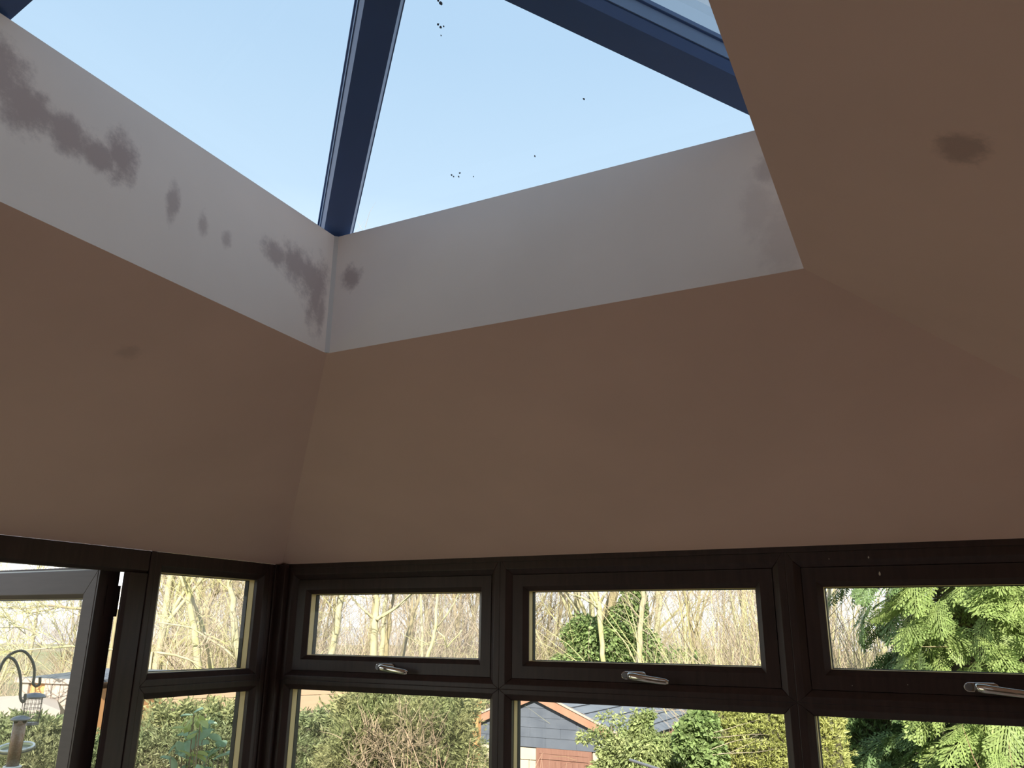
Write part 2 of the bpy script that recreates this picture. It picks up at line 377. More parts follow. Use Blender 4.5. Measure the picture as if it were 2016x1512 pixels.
# ------------------------------------------------------------------ windows
def mapB(s, t, d): return Vector((s, d, t))          # back wall, depth outwards +y
def mapL(s, t, d): return Vector((-d, s, t))         # left wall, depth outwards -x
def members(mp, rect, wid, prof, parent, m, names=('left_stile', 'right_stile', 'top_rail', 'bottom_rail'), joined=None):
    """mitred ring; rect=(s0,s1,t0,t1); wid=(l,r,t,b); prof = list of (a, b, d): inset = a*w + b, depth d"""
    s0, s1, t0, t1 = rect; l, r, tp, bt = wid
    def c(k, i):
        a, b, d = prof[k]; il, ir, it, ib = (a * w_ + b for w_ in (l, r, tp, bt))
        return {'bl': mp(s0 + il, t0 + ib, d), 'br': mp(s1 - ir, t0 + ib, d), 'tr': mp(s1 - ir, t1 - it, d), 'tl': mp(s0 + il, t1 - it, d)}[i]
    n = len(prof); out = []; J = MB() if joined else None
    for nm, (i, j) in zip(names, (('bl', 'tl'), ('br', 'tr'), ('tl', 'tr'), ('bl', 'br'))):
        A = [c(k, i) for k in range(n)]; B = [c(k, j) for k in range(n)]
        if joined: J.prism(A, B)
        else: out.append(MB().prism(A, B).build(nm, m, parent, bevel=.0012))
    if joined: return J.build(joined, m, parent)
    return out
CH = .014
def frameprof(D=.062): return [(0, 0, 0), (1, -.016, 0), (1, 0, CH), (1, 0, D), (0, 0, D)]
def fixedprof(): return [(0, 0, 0), (1, -.016, 0), (1, 0, CH), (1, 0, .026), (1, 0, .062), (0, 0, .062)]
def sashprof(): return [(0, .0005, .012), (1, -.013, .012), (1, 0, .024), (1, 0, .060), (0, .0005, .060)]
def pane(mp, rect, parent):
    s0, s1, t0, t1 = rect
    g = MB()
    for d in (.026, .048):
        g.add([mp(s0, t0, d), mp(s1, t0, d), mp(s1, t1, d), mp(s0, t1, d)], [(0, 1, 2, 3)])
    o = g.build('glass_pane', M['glass'], parent)
    members(mp, rect, (.001,) * 4, [(0, 0, .0265), (1, 0, .0265), (1, 0, .0475), (0, 0, .0475)], parent, M['gold'], joined='spacer_bar')
    members(mp, rect, (.0025,) * 4, [(0, 0, .0485), (1, 0, .0485), (1, 0, .064), (0, 0, .064)], parent, M['gasket'], joined='gasket')
    return o
def stadium(cx, cz, L_, h, n=8):
    pts = []
    for k in range(n + 1):
        t = -math.pi/2 + math.pi * k / n; pts.append((cx + L_/2 - h/2 + h/2 * math.cos(t), cz + h/2 * math.sin(t)))
    for k in range(n + 1):
        t = math.pi/2 + math.pi * k / n; pts.append((cx - L_/2 + h/2 + h/2 * math.cos(t), cz + h/2 * math.sin(t)))
    return pts
def handle(x, z, parent):
    """espagnolette handle: rounded base plate with a lever drooping to the right"""
    f = .012
    st = stadium(x + .034, z, .068, .020)
    b = MB().prism([(a, f - .006, c) for a, c in st], [(a, f, c) for a, c in st]); 
    o = b.build('handle_plate', M['chrome'], parent, bevel=.002)
    c = (x + .010, z)
    ring = [(c[0] + .0075 * math.cos(t * math.pi / 8), c[1] + .0075 * math.sin(t * math.pi / 8)) for t in range(16)]
    MB().prism([(a, f - .010, cc) for a, cc in ring], [(a, f - .005, cc) for a, cc in ring]).build('screw_cap', M['galv'], parent, bevel=.001)
    # lever: lofted rounded sections
    secs = [(.020, 0.0, .009, .008, -.012), (.026, -.001, .0100, .011, -.019), (.040, -.002, .0100, .011, -.026), (.056, -.0035, .0090, .009, -.030),
            (.080, -.0060, .0085, .0070, -.033), (.105, -.0085, .0080, .0058, -.033), (.124, -.0105, .0072, .0050, -.031), (.132, -.0115, .0045, .0035, -.030)]
    vs_ = []; n = 14
    for sx2, dz2, rz, ry, yy in secs:
        for k in range(n):
            t = 2 * math.pi * k / n
            vs_.append((x + sx2, f + yy + ry * math.sin(t), z + dz2 + rz * math.cos(t)))
    fs = [(i*n+k, i*n+(k+1) % n, (i+1)*n+(k+1) % n, (i+1)*n+k) for i in range(len(secs)-1) for k in range(n)]
    fs += [tuple(range(n))[::-1], tuple(range((len(secs)-1)*n, len(secs)*n))]
    MB().add(vs_, fs).build('handle_lever', M['chrome'], parent, smooth=True)
    MB().tube([(x + .030, f, z - .001), (x + .030, f - .022, z - .001)], .0075, 12).build('handle_spindle', M['chrome'], parent)

TRC = EZ - .3535; SILL = .66
xs = [.034, .816, 1.598, 2.38]
lab = ['window panel nearest the corner post, looking on bare trunks', 'middle window panel, looking on ivy and slate-roofed garage', 'window panel at the right edge, looking on the green conifer']
for i in range(3):
    s0, s1 = xs[i], xs[i + 1]
    w = empty('window_%d' % (i + 2), (0, 0, 0)); tag(w, lab[i], kind='structure')
    up = (s0, s1, TRC, EZ); lo = (s0, s1, SILL, TRC)
    members(mapB, up, (.034, .034, .048, .0285), frameprof(), w, M['frame'])
    members(mapB, lo, (.034, .034, .0285, .05), fixedprof(), w, M['frame'])
    sr = (s0 + .034, s1 - .034, TRC + .0285, EZ - .048)
    sash = members(mapB, sr, (.045,) * 4, sashprof(), w, M['frame'], joined='sash')
    pane(mapB, (sr[0] + .045, sr[1] - .045, sr[2] + .045, sr[3] - .045), sash)
    lp = pane(mapB, (s0 + .034, s1 - .034, SILL + .05, TRC - .0285), w)
    handle((.395, 1.168, 1.944)[i], 1.7925, sash)
    if i == 2:
        for (x, z, y, r, lz) in ((1.787, 2.071, 0, .0016, .003), (1.806, 2.034, .0115, .0022, .005), (1.70, 2.07, 0, .001, .001), (1.72, 1.787, .0115, .001, .001), (1.835, 1.793, .0115, .001, .001)):
            MB().lathe((0, 0, 0), [(.1*r, -lz), (r, -lz*.4), (r*.9, lz*.3), (.1*r, lz)], 8).build('plaster_speck', M['speck'], w).location = (x, y - r*.4, z)
w5 = empty('window_5'); tag(w5, 'unseen glazing added right of the camera to let in more light', kind='structure')  # added glazing out of view, brings more light into the room
def mapR(s, t, d): return Vector((RX + d, s, t))
for (sa, sb) in ((RY + .45, -2.2), (-2.2, -1.4)):
    members(mapR, (sa, sb, SILL - .04, EZ), (.034, .034, .048, .05), fixedprof(), w5, M['frame'])
    pane(mapR, (sa + .034, sb - .034, SILL + .01, EZ - .048), w5)
t = MB().box((2.38, 0, SILL), (RX, .062, EZ)).build('trim_1', M['frame'], bevel=.002); tag(t, 'dark end post at the right of the window wall', kind='structure')
# corner post with a small fillet
t = MB().box((-.062, -.020, 0), (.034, .062, EZ)).box((0, -.034, 0), (.006, 0, EZ)).build('trim_2', M['frame'], bevel=.002); tag(t, 'dark corner post joining the two window walls', kind='structure')
# thin capping under the plaster round the eaves
t = MB().box((0, -.004, EZ - .012), (RX, 0, EZ + .004)).build('trim_3', M['frame'], bevel=.001); tag(t, 'thin dark capping strip over the window wall', kind='structure')

# left wall: fixed light, coupling post, French door
w = empty('window_1'); tag(w, 'narrow fixed window between the open door and the corner post', kind='structure')
members(mapL, (-.498, -.034 - .016, TRC, EZ), (.034, .040, .053, .033), fixedprof(), w, M['frame'])
members(mapL, (-.498, -.034 - .016, SILL, TRC), (.034, .030, .033, .05), fixedprof(), w, M['frame'])
pane(mapL, (-.464, -.09, TRC + .033, EZ - .053), w)
pane(mapL, (-.464, -.08, SILL + .05, TRC - .033), w)
t = MB().box((-.062, -.05, 0), (0, -.02, EZ)).build('trim_4', M['frame'], bevel=.002); tag(t, 'dark filler strip beside the corner post', kind='structure')
t = MB().box((-.066, -.519, 0), (.003, -.4985, EZ)).build('trim_5', M['frame'], bevel=.002); tag(t, 'dark coupling post between fixed window and door frame', kind='structure')
df = empty('door_1'); tag(df, 'dark woodgrain French door standing open outwards', kind='structure')
DY0, DY1 = -2.02, -.5195
def jamb(name, pr, zt=EZ, zb=0): MB().prism([(a, b, zb) for a, b in pr], [(a, b, zt) for a, b in pr]).build(name, M['frame'], df, bevel=.0012)
jamb('frame_jamb', [(0, DY1), (0, -.577), (-.010, -.584), (-.020, -.580), (-.034, -.568), (-.062, -.546), (-.062, DY1)], EZ - .0605)
jamb('frame_jamb', [(0, DY0), (0, DY0 + .055), (-.014, DY0 + .066), (-.062, DY0 + .066), (-.062, DY0)], EZ - .0605)
pr = [(0, EZ), (0, EZ - .052), (-.008, EZ - .060), (-.034, EZ - .060), (-.034, EZ - .045), (-.062, EZ - .045), (-.062, EZ)]
MB().prism([(a, DY1, b) for a, b in pr], [(a, DY0, b) for a, b in pr]).build('frame_head', M['frame'], df, bevel=.0012)
jamb('threshold', [(0, DY0), (0, DY1), (-.062, DY1), (-.062, DY0)], .03, 0)
YL = -.629
def mapD(s, t, d): return Vector((s, YL + d, t))
leaf_rect = (-.755, -.058, .04, 2.043)
members(mapD, leaf_rect, (.062, .055, .072, .12), [(0, 0, 0), (1, -.010, 0), (1, 0, .010), (1, 0, .062), (0, 0, .062)], df, M['door'], names=('leaf_stile', 'leaf_stile', 'leaf_rail', 'leaf_rail'))
pl = MB()
pane(mapD, (leaf_rect[0] + .062, leaf_rect[1] - .055, leaf_rect[2] + .12, leaf_rect[3] - .072), df)
# overlap flange and draught seal on the leaf top, coloured white as if lit
MB().box((-.755, YL + .018, 2.043), (-.058, YL + .062, 2.053)).build('leaf_flange', M['frame'], df)
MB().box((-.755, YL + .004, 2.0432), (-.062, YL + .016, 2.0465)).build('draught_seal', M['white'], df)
MB().box((-.0575, YL + .001, .04), (-.052, YL + .062, 2.05)).build('leaf_edge', M['frame'], df)  # hinge edge darker than the leaf face, its shade put into the colour
for z in (1.965, 1.15, .30):
    MB().tube([(-.066, -.572, z - .045), (-.066, -.572, z + .045)], .008, 10).box((-.066, -.600, z - .04), (-.050, -.560, z + .04)).build('hinge', M['frame'], df)

# ------------------------------------------------------------------ ground, field, far ridge
gm = MB(); xsG = list(np.linspace(-60, 60, 61)); ysG = list(np.linspace(-3, 70, 50))
for y in ysG:
    for x in xsG: gm.v.append((x, y, gz(x, y)))
nx = len(xsG)
for j in range(len(ysG) - 1):
    for i in range(nx - 1): gm.f.append((j*nx+i, j*nx+i+1, (j+1)*nx+i+1, (j+1)*nx+i))
g = gm.build('ground', M['ground'], smooth=True); tag(g, 'garden ground falling away from the house', kind='structure')
g = MB().add([(-500, -100, -2.3), (300, -100, -2.3), (300, 600, -2.3), (-500, 600, -2.3)], [(0, 1, 2, 3)]).build('field', M['field']); tag(g, 'pale open field beyond the garden', kind='structure')
rg = MB(); rr = random.Random(9); pts = []
for k in range(80):
    a = math.radians(-20 + 140 * k / 79); R_ = 260
    pts.append((1.9 - R_ * math.sin(a), -2 + R_ * math.cos(a), 3.4 + 1.2 * math.sin(k * .5) + rr.uniform(-.5, .5)))
for k in range(79):
    p, q = pts[k], pts[k+1]
    o = (0, 0, 0)
    rg.add([(p[0], p[1], -3), (q[0], q[1], -3), (q[0]*.97, q[1]*.97, -3), (p[0]*.97, p[1]*.97, -3), p, q], [(3, 2, 5, 4), (0, 4, 5, 1)])
M['ridge'] = mat('far_ridge', (.33, .33, .36), 1.0)
g = rg.build('far_ridge', M['ridge']); tag(g, 'low grey wooded ridge on the horizon', kind='structure')

# ------------------------------------------------------------------ bare trees
def rot_about(d, ax, ang): return Matrix.Rotation(ang, 3, ax) @ d
def twigline(mb, p, d, L_, r, rng, seg=4, wob=.18, n=3, grav=0.0):
    pts = [p]; rad = [r]; d = d.normalized()
    for k in range(seg):
        d = (d + Vector((rng.gauss(0, wob), rng.gauss(0, wob), rng.gauss(0, wob) + grav))).normalized()
        p = p + d * (L_ / seg); pts.append(p); rad.append(r * (1 - .85 * (k + 1) / seg))
    mb.tube(pts, rad, n, cap=False)
    return pts, rad
def side_dir(d, rng, lo=.5, hi=1.1):
    ax = d.orthogonal().normalized(); ax = rot_about(ax, d.normalized(), rng.uniform(0, 6.283))
    return rot_about(d, ax, rng.uniform(lo, hi)).normalized()
def sprout(mb, pts, rad, rng, n1, L1, depth, lo=.15, up=.25, thick=1.0):
    for _ in range(n1):
        t = rng.uniform(lo, .98) * (len(pts) - 1); i = int(t); f = t - i
        p = pts[i].lerp(pts[min(i+1, len(pts)-1)], f); d = pts[min(i+1, len(pts)-1)] - pts[i]
        if d.length < 1e-6: continue
        nd = side_dir(d, rng); nd.z += up; r = max(.004, rad[i] * rng.uniform(.28, .5) * thick); LL = L1 * rng.uniform(.6, 1.25)
        q, qr = twigline(mb, p, nd, LL, r, rng, 5 if depth > 1 else 4, .16, 4 if depth > 1 else 3, .03)
        if depth > 0: sprout(mb, q, qr, rng, (0, 5, 7)[depth], LL * .55, depth - 1, .2, .12)
def tree_meshes(seed, Ht, r0, tm, bm):
    rng = random.Random(seed); t = MB(); b = MB()
    pts = [Vector((0, 0, -.3))]; rad = [r0 * 1.25]; d = Vector((rng.gauss(0, .08), rng.gauss(0, .08), 1)); k = 9
    for i in range(k):
        d = (d + Vector((rng.gauss(0, .07), rng.gauss(0, .07), .12))).normalized()
        pts.append(pts[-1] + d * (Ht / k)); rad.append(r0 * (1 - .8 * (i + 1) / k))
    t.tube(pts, rad, 8)
    for _ in range(2):                         # main forks
        i = rng.randint(2, 5); nd = side_dir(d, rng, .3, .6); nd.z = abs(nd.z) + .4
        q, qr = twigline(t, pts[i], nd, Ht * .5, rad[i] * .7, rng, 6, .09, 6)
        sprout(b, q, qr, rng, 7, Ht * .2, 2)
    sprout(b, pts, rad, rng, 20, Ht * .24, 2, .12)
    return t.mesh('trunk', tm, True), b.mesh('branches', bm)
protos = [tree_meshes(s, h, r, M[a], M[b]) for s, h, r, a, b in ((1, 9, .11, 'bark', 'twig'), (2, 10, .13, 'barkpale', 'twig'), (3, 8, .09, 'barkdark', 'twigbrown'),
          (4, 11, .15, 'barkpale', 'twigy'), (5, 8.5, .08, 'barkdark', 'twig'), (6, 10, .10, 'bark', 'twigbrown'))]
rng = random.Random(21)
def put_tree(i, x, y, s, label, group):
    o = empty('bare_tree', (x, y, gz(x, y))); o.rotation_euler.z = rng.uniform(0, 6.28); o.scale = (s, s, s)
    t, b = protos[i % len(protos)]; link('trunk', t, o); link('branches', b, o)
    tag(o, label, 'tree', group); return o
def pane_of(u): return 'the narrow left window' if u < 545 else 'the first fanlight' if u < 985 else 'the middle fanlight' if u < 1545 else 'the right fanlight'
for k in range(60):
    u = rng.uniform(250, 1760); D = rng.uniform(21, 42) 
    if 840 < u < 1380: D = max(D, 23)
    p = at(u, 1300, D)
    put_tree(k, p.x, p.y, rng.uniform(.75, .95) if D < 29 else rng.uniform(.85, 1.2), 'leafless tree crowded deep in the wood, seen through ' + pane_of(u), 'leafless wood trees seen through ' + pane_of(u))
for k in range(9):
    u = rng.uniform(-60, 230); D = rng.uniform(30, 60); p = at(u, 1300, D)
    put_tree(k, p.x, p.y, rng.uniform(.55, .9), 'small leafless tree at the field edge, seen over the open door', 'leafless field-edge trees')

# undergrowth: multi-stemmed bare thickets
def thicket_mesh(seed, m, n=70, Ht=3.0, spread=1.3, lean=.35, r=.012, side=5):
    rg_ = random.Random(seed); b = MB()
    for _ in range(n):
        a = rg_.uniform(0, 6.28); rr_ = spread * math.sqrt(rg_.random())
        p = Vector((rr_ * math.cos(a), rr_ * math.sin(a), -.1))
        d = Vector((math.cos(a) * lean * rg_.random() + rg_.gauss(0, .15), math.sin(a) * lean * rg_.random() + rg_.gauss(0, .15), 1))
        q, qr = twigline(b, p, d, Ht * rg_.uniform(.5, 1.1), r * rg_.uniform(.6, 1.4), rg_, 6, .12, 3, -.03)
        sprout(b, q, qr, rg_, side, Ht * .28, 0, .2, .2)
    return b.mesh('stems', m)
thk = [thicket_mesh(s, M[m_], n, h) for s, m_, n, h in ((11, 'twig', 80, 3.2), (12, 'twigbrown', 90, 2.8), (13, 'twigy', 60, 3.6), (14, 'twig', 70, 4.2))]
def put_thicket(i, p, s, label, group, sz=None):
    o = link('bare_thicket', thk[i % 4]); o.location = (p.x, p.y, gz(p.x, p.y)); o.rotation_euler.z = rng.uniform(0, 6.28)
    o.scale = (s, s, s * (sz or 1)); tag(o, label, 'bush', group); return o
for k in range(78):
    u = rng.uniform(270, 1760); D = rng.uniform(17, 36)
    if 840 < u < 1380: D = max(D, 24.5)
    p = at(u, 1300, D)
    put_thicket(k, p, rng.uniform(.9, 1.4), 'leafless brown thicket on the wood floor, seen through ' + pane_of(u), 'leafless thickets seen through ' + pane_of(u), 1 + max(0, (D - 24)) * .02)
for k, (u, D) in enumerate(((1610, 15), (1650, 17), (1690, 15.5), (1725, 17.5), (1665, 20), (1705, 21), (1740, 16), (690, 24), (712, 27), (668, 28))):
    put_thicket(k, at(u, 1300, D), 1.3, 'leafless brown thicket on the wood floor, seen through ' + pane_of(u), 'leafless thickets seen through ' + pane_of(u), 1.25)
for k in range(26):
    u = rng.uniform(-80, 300); D = rng.uniform(15, 30); p = at(u, 1300, D)
    put_thicket(k, p, rng.uniform(.75, 1.05), 'tangled brown hedgerow bush beyond the shed', 'hedgerow bushes beyond the shed', .78)

def drawn_tree(label, D, lines, m='bark', bm='twigy', seed=0, nb=14, L1=1.6, top=2.6, ground=True, name='bare_tree'):
    """a particular tree: trunk and limbs follow the photo, at distance D; lines = [ [(u, v, width)...], ...]; first one is the trunk"""
    rg_ = random.Random(seed); 
    base = at(lines[0][0][0], lines[0][0][1], D); o = empty(name, (base.x, base.y, gz(base.x, base.y)))
    inv = Matrix.Translation(-o.location); t = MB(); b = MB()
    for li, ln in enumerate(lines):
        pts = [at(u, v, D + (0 if li == 0 else rg_.uniform(-.15, .15))) for u, v, w_ in ln]; rad = [w_ * mpp(u, v, D) / 2 for u, v, w_ in ln]
        if li == 0 and ground:
            d = pts[0] - pts[1]; d.normalize()
            if d.z > -.3: d = Vector((0, 0, -1))
            L_ = (pts[0].z - gz(pts[0].x, pts[0].y) + .2) / -d.z
            pts.insert(0, pts[0] + d * L_); rad.insert(0, rad[0] * 1.2)
        if li == 0 or top:
            d = (pts[-1] - pts[-2]).normalized(); 
            if d.z > .3 and ln[-1][1] < 1200:
                r_ = rad[-1]
                for k in range(4):
                    d = (d + Vector((rg_.gauss(0, .08), rg_.gauss(0, .08), .1))).normalized()
                    pts.append(pts[-1] + d * top / 2 * (1 if li == 0 else .6)); rad.append(r_ * (.8, .6, .4, .15)[k])
        pts = [inv @ p for p in pts]
        # subdivide with a little wobble
        P2 = [pts[0]]; R2 = [rad[0]]
        for i in range(len(pts) - 1):
            for k in (1, 2, 3):
                q = pts[i].lerp(pts[i+1], k / 3); ww = rad[i] * .25 if k < 3 else 0
                P2.append(q + Vector((rg_.gauss(0, ww), rg_.gauss(0, ww), 0))); R2.append(rad[i] + (rad[i+1] - rad[i]) * k / 3)
        t.tube(P2, R2, 8)
        sprout(b, P2, R2, rg_, nb if li == 0 else max(3, nb // 3), L1, 2 if li == 0 else 1, .25, thick=.5)
    t.build('trunk', M[m], o, True); b.build('branches', M[bm], o); tag(o, label, 'tree'); return o
# seen through the narrow left window
drawn_tree('mossy yellow trunk with a leaning limb, seen in the narrow left window', 12.5, [[(392, 1322, 17), (385, 1260, 15), (373, 1190, 12), (370, 1165, 11), (352, 1130, 8)], [(372, 1175, 8), (365, 1145, 8), (383, 1128, 7)]], 'bark', 'twigy', 31, 12)
drawn_tree('thinner mossy stem slanting just right of the yellow trunk', 13, [[(418, 1322, 12), (408, 1270, 10), (392, 1215, 8), (382, 1190, 7)], [(400, 1245, 4), (440, 1265, 5), (462, 1285, 5)]], 'bark', 'twigy', 32, 7, 1.2)
drawn_tree('stout pale trunk by the right edge of the narrow left window', 12, [[(480, 1320, 24), (470, 1290, 18), (461, 1220, 14), (453, 1160, 11), (449, 1135, 10)], [(474, 1300, 6), (455, 1270, 5), (430, 1220, 3)], [(474, 1305, 6), (440, 1275, 4), (375, 1235, 3), (310, 1225, 3)]], 'barkpale', 'twigy', 33, 10)
drawn_tree('dark crooked tree forking behind the yellow trunk', 18, [[(409, 1250, 9), (408, 1210, 9), (412, 1190, 8), (425, 1165, 7), (432, 1140, 6)], [(424, 1168, 6), (440, 1160, 7), (460, 1165, 6), (500, 1200, 6)], [(412, 1195, 5), (395, 1165, 4), (385, 1150, 3)]], 'barkdark', 'twig', 34, 16)
drawn_tree('pale fallen bough lying across the bottom of the narrow left window', 11, [[(300, 1283, 6), (345, 1290, 5), (375, 1300, 4), (400, 1316, 3)]], 'barkpale', 'twig', 30, 8, .8, 0, True, 'fallen_bough')
# seen through the first panel of the window wall
drawn_tree('smooth leaning trunk at the left of the first fanlight', 13.5, [[(651, 1300, 15), (659, 1255, 13), (667, 1200, 12), (674, 1170, 11)]], 'barkpale', 'twigy', 35, 9)
drawn_tree('thick trunk with a forked Y limb in the first fanlight', 13, [[(736, 1300, 15), (736, 1250, 14), (739, 1220, 14), (741, 1170, 9)], [(739, 1222, 6), (722, 1206, 5), (703, 1188, 4), (695, 1178, 3)], [(742, 1220, 7), (765, 1205, 6), (790, 1190, 5), (806, 1174, 4)]], 'barkpale', 'twigy', 36, 8)
drawn_tree('slim grey trunk just behind the forked one', 15, [[(751, 1300, 12), (754, 1240, 10), (757, 1200, 9), (762, 1168, 7)]], 'barkpale', 'twig', 37, 9)
drawn_tree('pale banded trunk third of the close group in the first fanlight', 14.5, [[(760, 1300, 11), (765, 1240, 9), (768, 1200, 8), (776, 1168, 6)]], 'barkdark', 'twig', 38, 9)
drawn_tree('bright thin birch-like stem right of the close group', 15.5, [[(831, 1300, 6), (832, 1250, 6), (829, 1200, 5), (829, 1170, 5)]], 'barkpale', 'twig', 39, 8)
drawn_tree('yellow-green bent sapling with a loop of twigs in the first fanlight', 11, [[(841, 1296, 8), (852, 1262, 7), (858, 1236, 6), (858, 1200, 6), (862, 1168, 5)], [(859, 1237, 3), (880, 1210, 3), (898, 1180, 2)], [(857, 1240, 3), (875, 1255, 3), (880, 1275, 3), (910, 1240, 2)]], 'bark', 'twigy', 40, 7, 1.1)
drawn_tree('slanting thin trunk leaning right behind the birch-like stem', 17, [[(790, 1300, 9), (800, 1255, 8), (812, 1215, 7), (825, 1175, 6)]], 'barkdark', 'twig', 41, 12)
# second panel
drawn_tree('mossy forked trunk in front of the ivy', 20.6, [[(1188, 1304, 10), (1184, 1255, 10), (1180, 1205, 11), (1178, 1188, 11)], [(1179, 1190, 6), (1190, 1170, 6), (1196, 1160, 5)], [(1178, 1192, 6), (1168, 1174, 5), (1160, 1163, 4)], [(1176, 1195, 4), (1150, 1178, 4), (1120, 1168, 3)]], 'bark', 'twig', 42, 8)
drawn_tree('pale speckled trunk standing right of the ivy', 20.6, [[(1257, 1306, 12), (1260, 1260, 11), (1263, 1210, 10), (1265, 1160, 9)]], 'barkpale', 'twig', 43, 9)
drawn_tree('leaning pale trunk between speckled trunk and hazel stems', 24, [[(1280, 1304, 11), (1288, 1260, 10), (1297, 1210, 8), (1305, 1165, 7)]], 'barkpale', 'twig', 44, 12)
drawn_tree('wavy pale sapling at the far right of the middle fanlight', 20, [[(1462, 1308, 7), (1452, 1250, 7), (1444, 1205, 6), (1438, 1165, 5)]], 'barkpale', 'twig', 45, 12, 1.3)
drawn_tree('thin slanting sapling at the left of the middle fanlight', 22.5, [[(1080, 1300, 5), (1064, 1262, 5), (1048, 1228, 4), (1036, 1195, 3)], [(1093, 1265, 4), (1096, 1225, 3), (1098, 1195, 2)]], 'barkpale', 'twigy', 46, 10, 1.2)
drawn_tree('pale trunk at the left of the right-hand fanlight', 13, [[(1622, 1310, 8), (1624, 1250, 8), (1630, 1200, 7), (1633, 1155, 6)]], 'barkpale', 'twig', 47, 14, 1.4)
# hazel clump with many upright stems
hz = thicket_mesh(51, M['twigy'], 70, 6.0, .8, .5, .03, 4)
p = at(1430, 1305, 19.5); o = link('hazel_clump', hz); o.location = (p.x, p.y, gz(p.x, p.y)); tag(o, 'clump of upright pale hazel stems in the middle fanlight', 'bush')
hz2 = thicket_mesh(52, M['twig'], 200, 4.2, .9, .30, .010, 8)
p = at(1665, 1300, 12.5); o = link('bramble_tangle', hz2); o.location = (p.x, p.y, gz(p.x, p.y)); tag(o, 'dense pale tangle of bramble stems left of the conifer', 'bush')
hz3 = thicket_mesh(53, M['twigy'], 80, 5.0, 1.8, .9, .02, 6)
p = at(900, 1300, 22.0); o = link('willow_scrub', hz3); o.location = (p.x, p.y, gz(p.x, p.y)); tag(o, 'arching yellowish scrub at the right of the first fanlight', 'bush')
hz4 = thicket_mesh(54, M['twig'], 90, 5.0, 1.8, .8, .018, 6)
p = at(1060, 1300, 25); o = link('grey_scrub', hz4); o.location = (p.x, p.y, gz(p.x, p.y)); tag(o, 'pale scrub of fine twigs at the left of the middle fanlight', 'bush')
# low mossy bough over the field
drawn_tree('long yellow mossy bough stretching over the field behind the feeders', 8.5, [[(235, 1280, 7), (140, 1272, 5), (92, 1276, 4), (40, 1281, 3), (-30, 1284, 2)], [(93, 1276, 4), (75, 1250, 4), (58, 1240, 3), (30, 1232, 3), (0, 1212, 2)]], 'bark', 'twigy', 48, 7, .7, 0, True, 'mossy_bough')
drawn_tree('high leafless bough across the top of the open door glass', 11, [[(230, 1200, 7), (150, 1198, 6), (95, 1192, 5), (50, 1198, 4), (0, 1196, 3)], [(120, 1195, 4), (60, 1208, 3), (30, 1195, 2)]], 'barkdark', 'twigy', 49, 13, .9, 0, True, 'leafless_bough')

# ------------------------------------------------------------------ leaf clusters
def leaf_blob(mb, c, rad, n, size, rng, w_=.6, fill=.35):
    """n folded oval leaves over an ellipsoid"""
    for _ in range(n):
        d = Vector((rng.gauss(0, 1), rng.gauss(0, 1), rng.gauss(0, 1))).normalized(); k = 1 - fill * rng.random() ** 2
        k *= 1 + .12 * math.sin(5 * d.x + 3 * d.z + c[0]) 
        p = Vector(c) + Vector((d.x * rad[0], d.y * rad[1], d.z * rad[2])) * k
        a = (Vector((d.x, d.y, d.z * .4)) + Vector((rng.gauss(0, .5), rng.gauss(0, .5), rng.gauss(-.5, .5)))).normalized()
        b = a.cross(d + Vector((rng.gauss(0, .4), rng.gauss(0, .4), rng.gauss(0, .4)))).normalized(); n_ = b.cross(a)
        L_ = size * rng.uniform(.6, 1.3); hw_ = L_ * w_ / 2
        mb.add([p, p + a * L_ * .45 + b * hw_ + n_ * hw_ * .35, p + a * L_, p + a * L_ * .45 - b * hw_ + n_ * hw_ * .35], [(0, 1, 2), (0, 2, 3)])
def tufts(mb, c, dims, n, L_, rng, blades=5, w_=.16, rounded=.25, ragged=.06, sprd=.55):
    """needle tufts over the surface of a rounded box"""
    R = np.random.default_rng(rng.randint(0, 10**6)); H = np.array(dims)
    q = R.uniform(-1, 1, (n, 3)); A = np.array((dims[1]*dims[2], dims[0]*dims[2], dims[0]*dims[1])); ax = R.choice(3, n, p=A / A.sum())
    sg = np.where(R.random(n) < .5, 1., -1.); sg[ax == 2] = 1; q[np.arange(n), ax] = sg
    nn = np.where(np.abs(q) > .8, q, 0); nn /= np.linalg.norm(nn, axis=1, keepdims=True)
    f = 1 - rounded * np.maximum(0, (np.abs(q) ** 4).sum(1) - 1.2) * .3
    p = np.array(c) + q * H * f[:, None] + nn * R.normal(-.02, ragged, (n, 1))
    lump = .05 * np.sin(p[:, 0] * 5.1 + p[:, 2] * 3.7) + .04 * np.sin(p[:, 0] * 11 - p[:, 2] * 7)
    p = p + nn * lump[:, None]
    d0 = nn + R.normal(0, sprd, (n, 3)) + np.array((0, 0, .25)); d0 /= np.linalg.norm(d0, axis=1, keepdims=True)
    d = np.repeat(d0, blades, 0) + R.normal(0, .45, (n * blades, 3)); d /= np.linalg.norm(d, axis=1, keepdims=True)
    s = np.cross(d, R.normal(0, 1, d.shape)); s /= np.linalg.norm(s, axis=1, keepdims=True)
    l = L_ * R.uniform(.6, 1.3, (len(d), 1)); P = np.repeat(p, blades, 0)
    V = np.stack([P, P + d*l*.5 + s*l*w_/2, P + d*l, P + d*l*.5 - s*l*w_/2], 1).reshape(-1, 3)
    o = len(mb.v); mb.v.extend(map(tuple, V.tolist())); F = np.arange(len(V)).reshape(-1, 4) + o; mb.f.extend(map(tuple, F.tolist()))
rl = random.Random(77)
def local_box(o, D0):
    pass

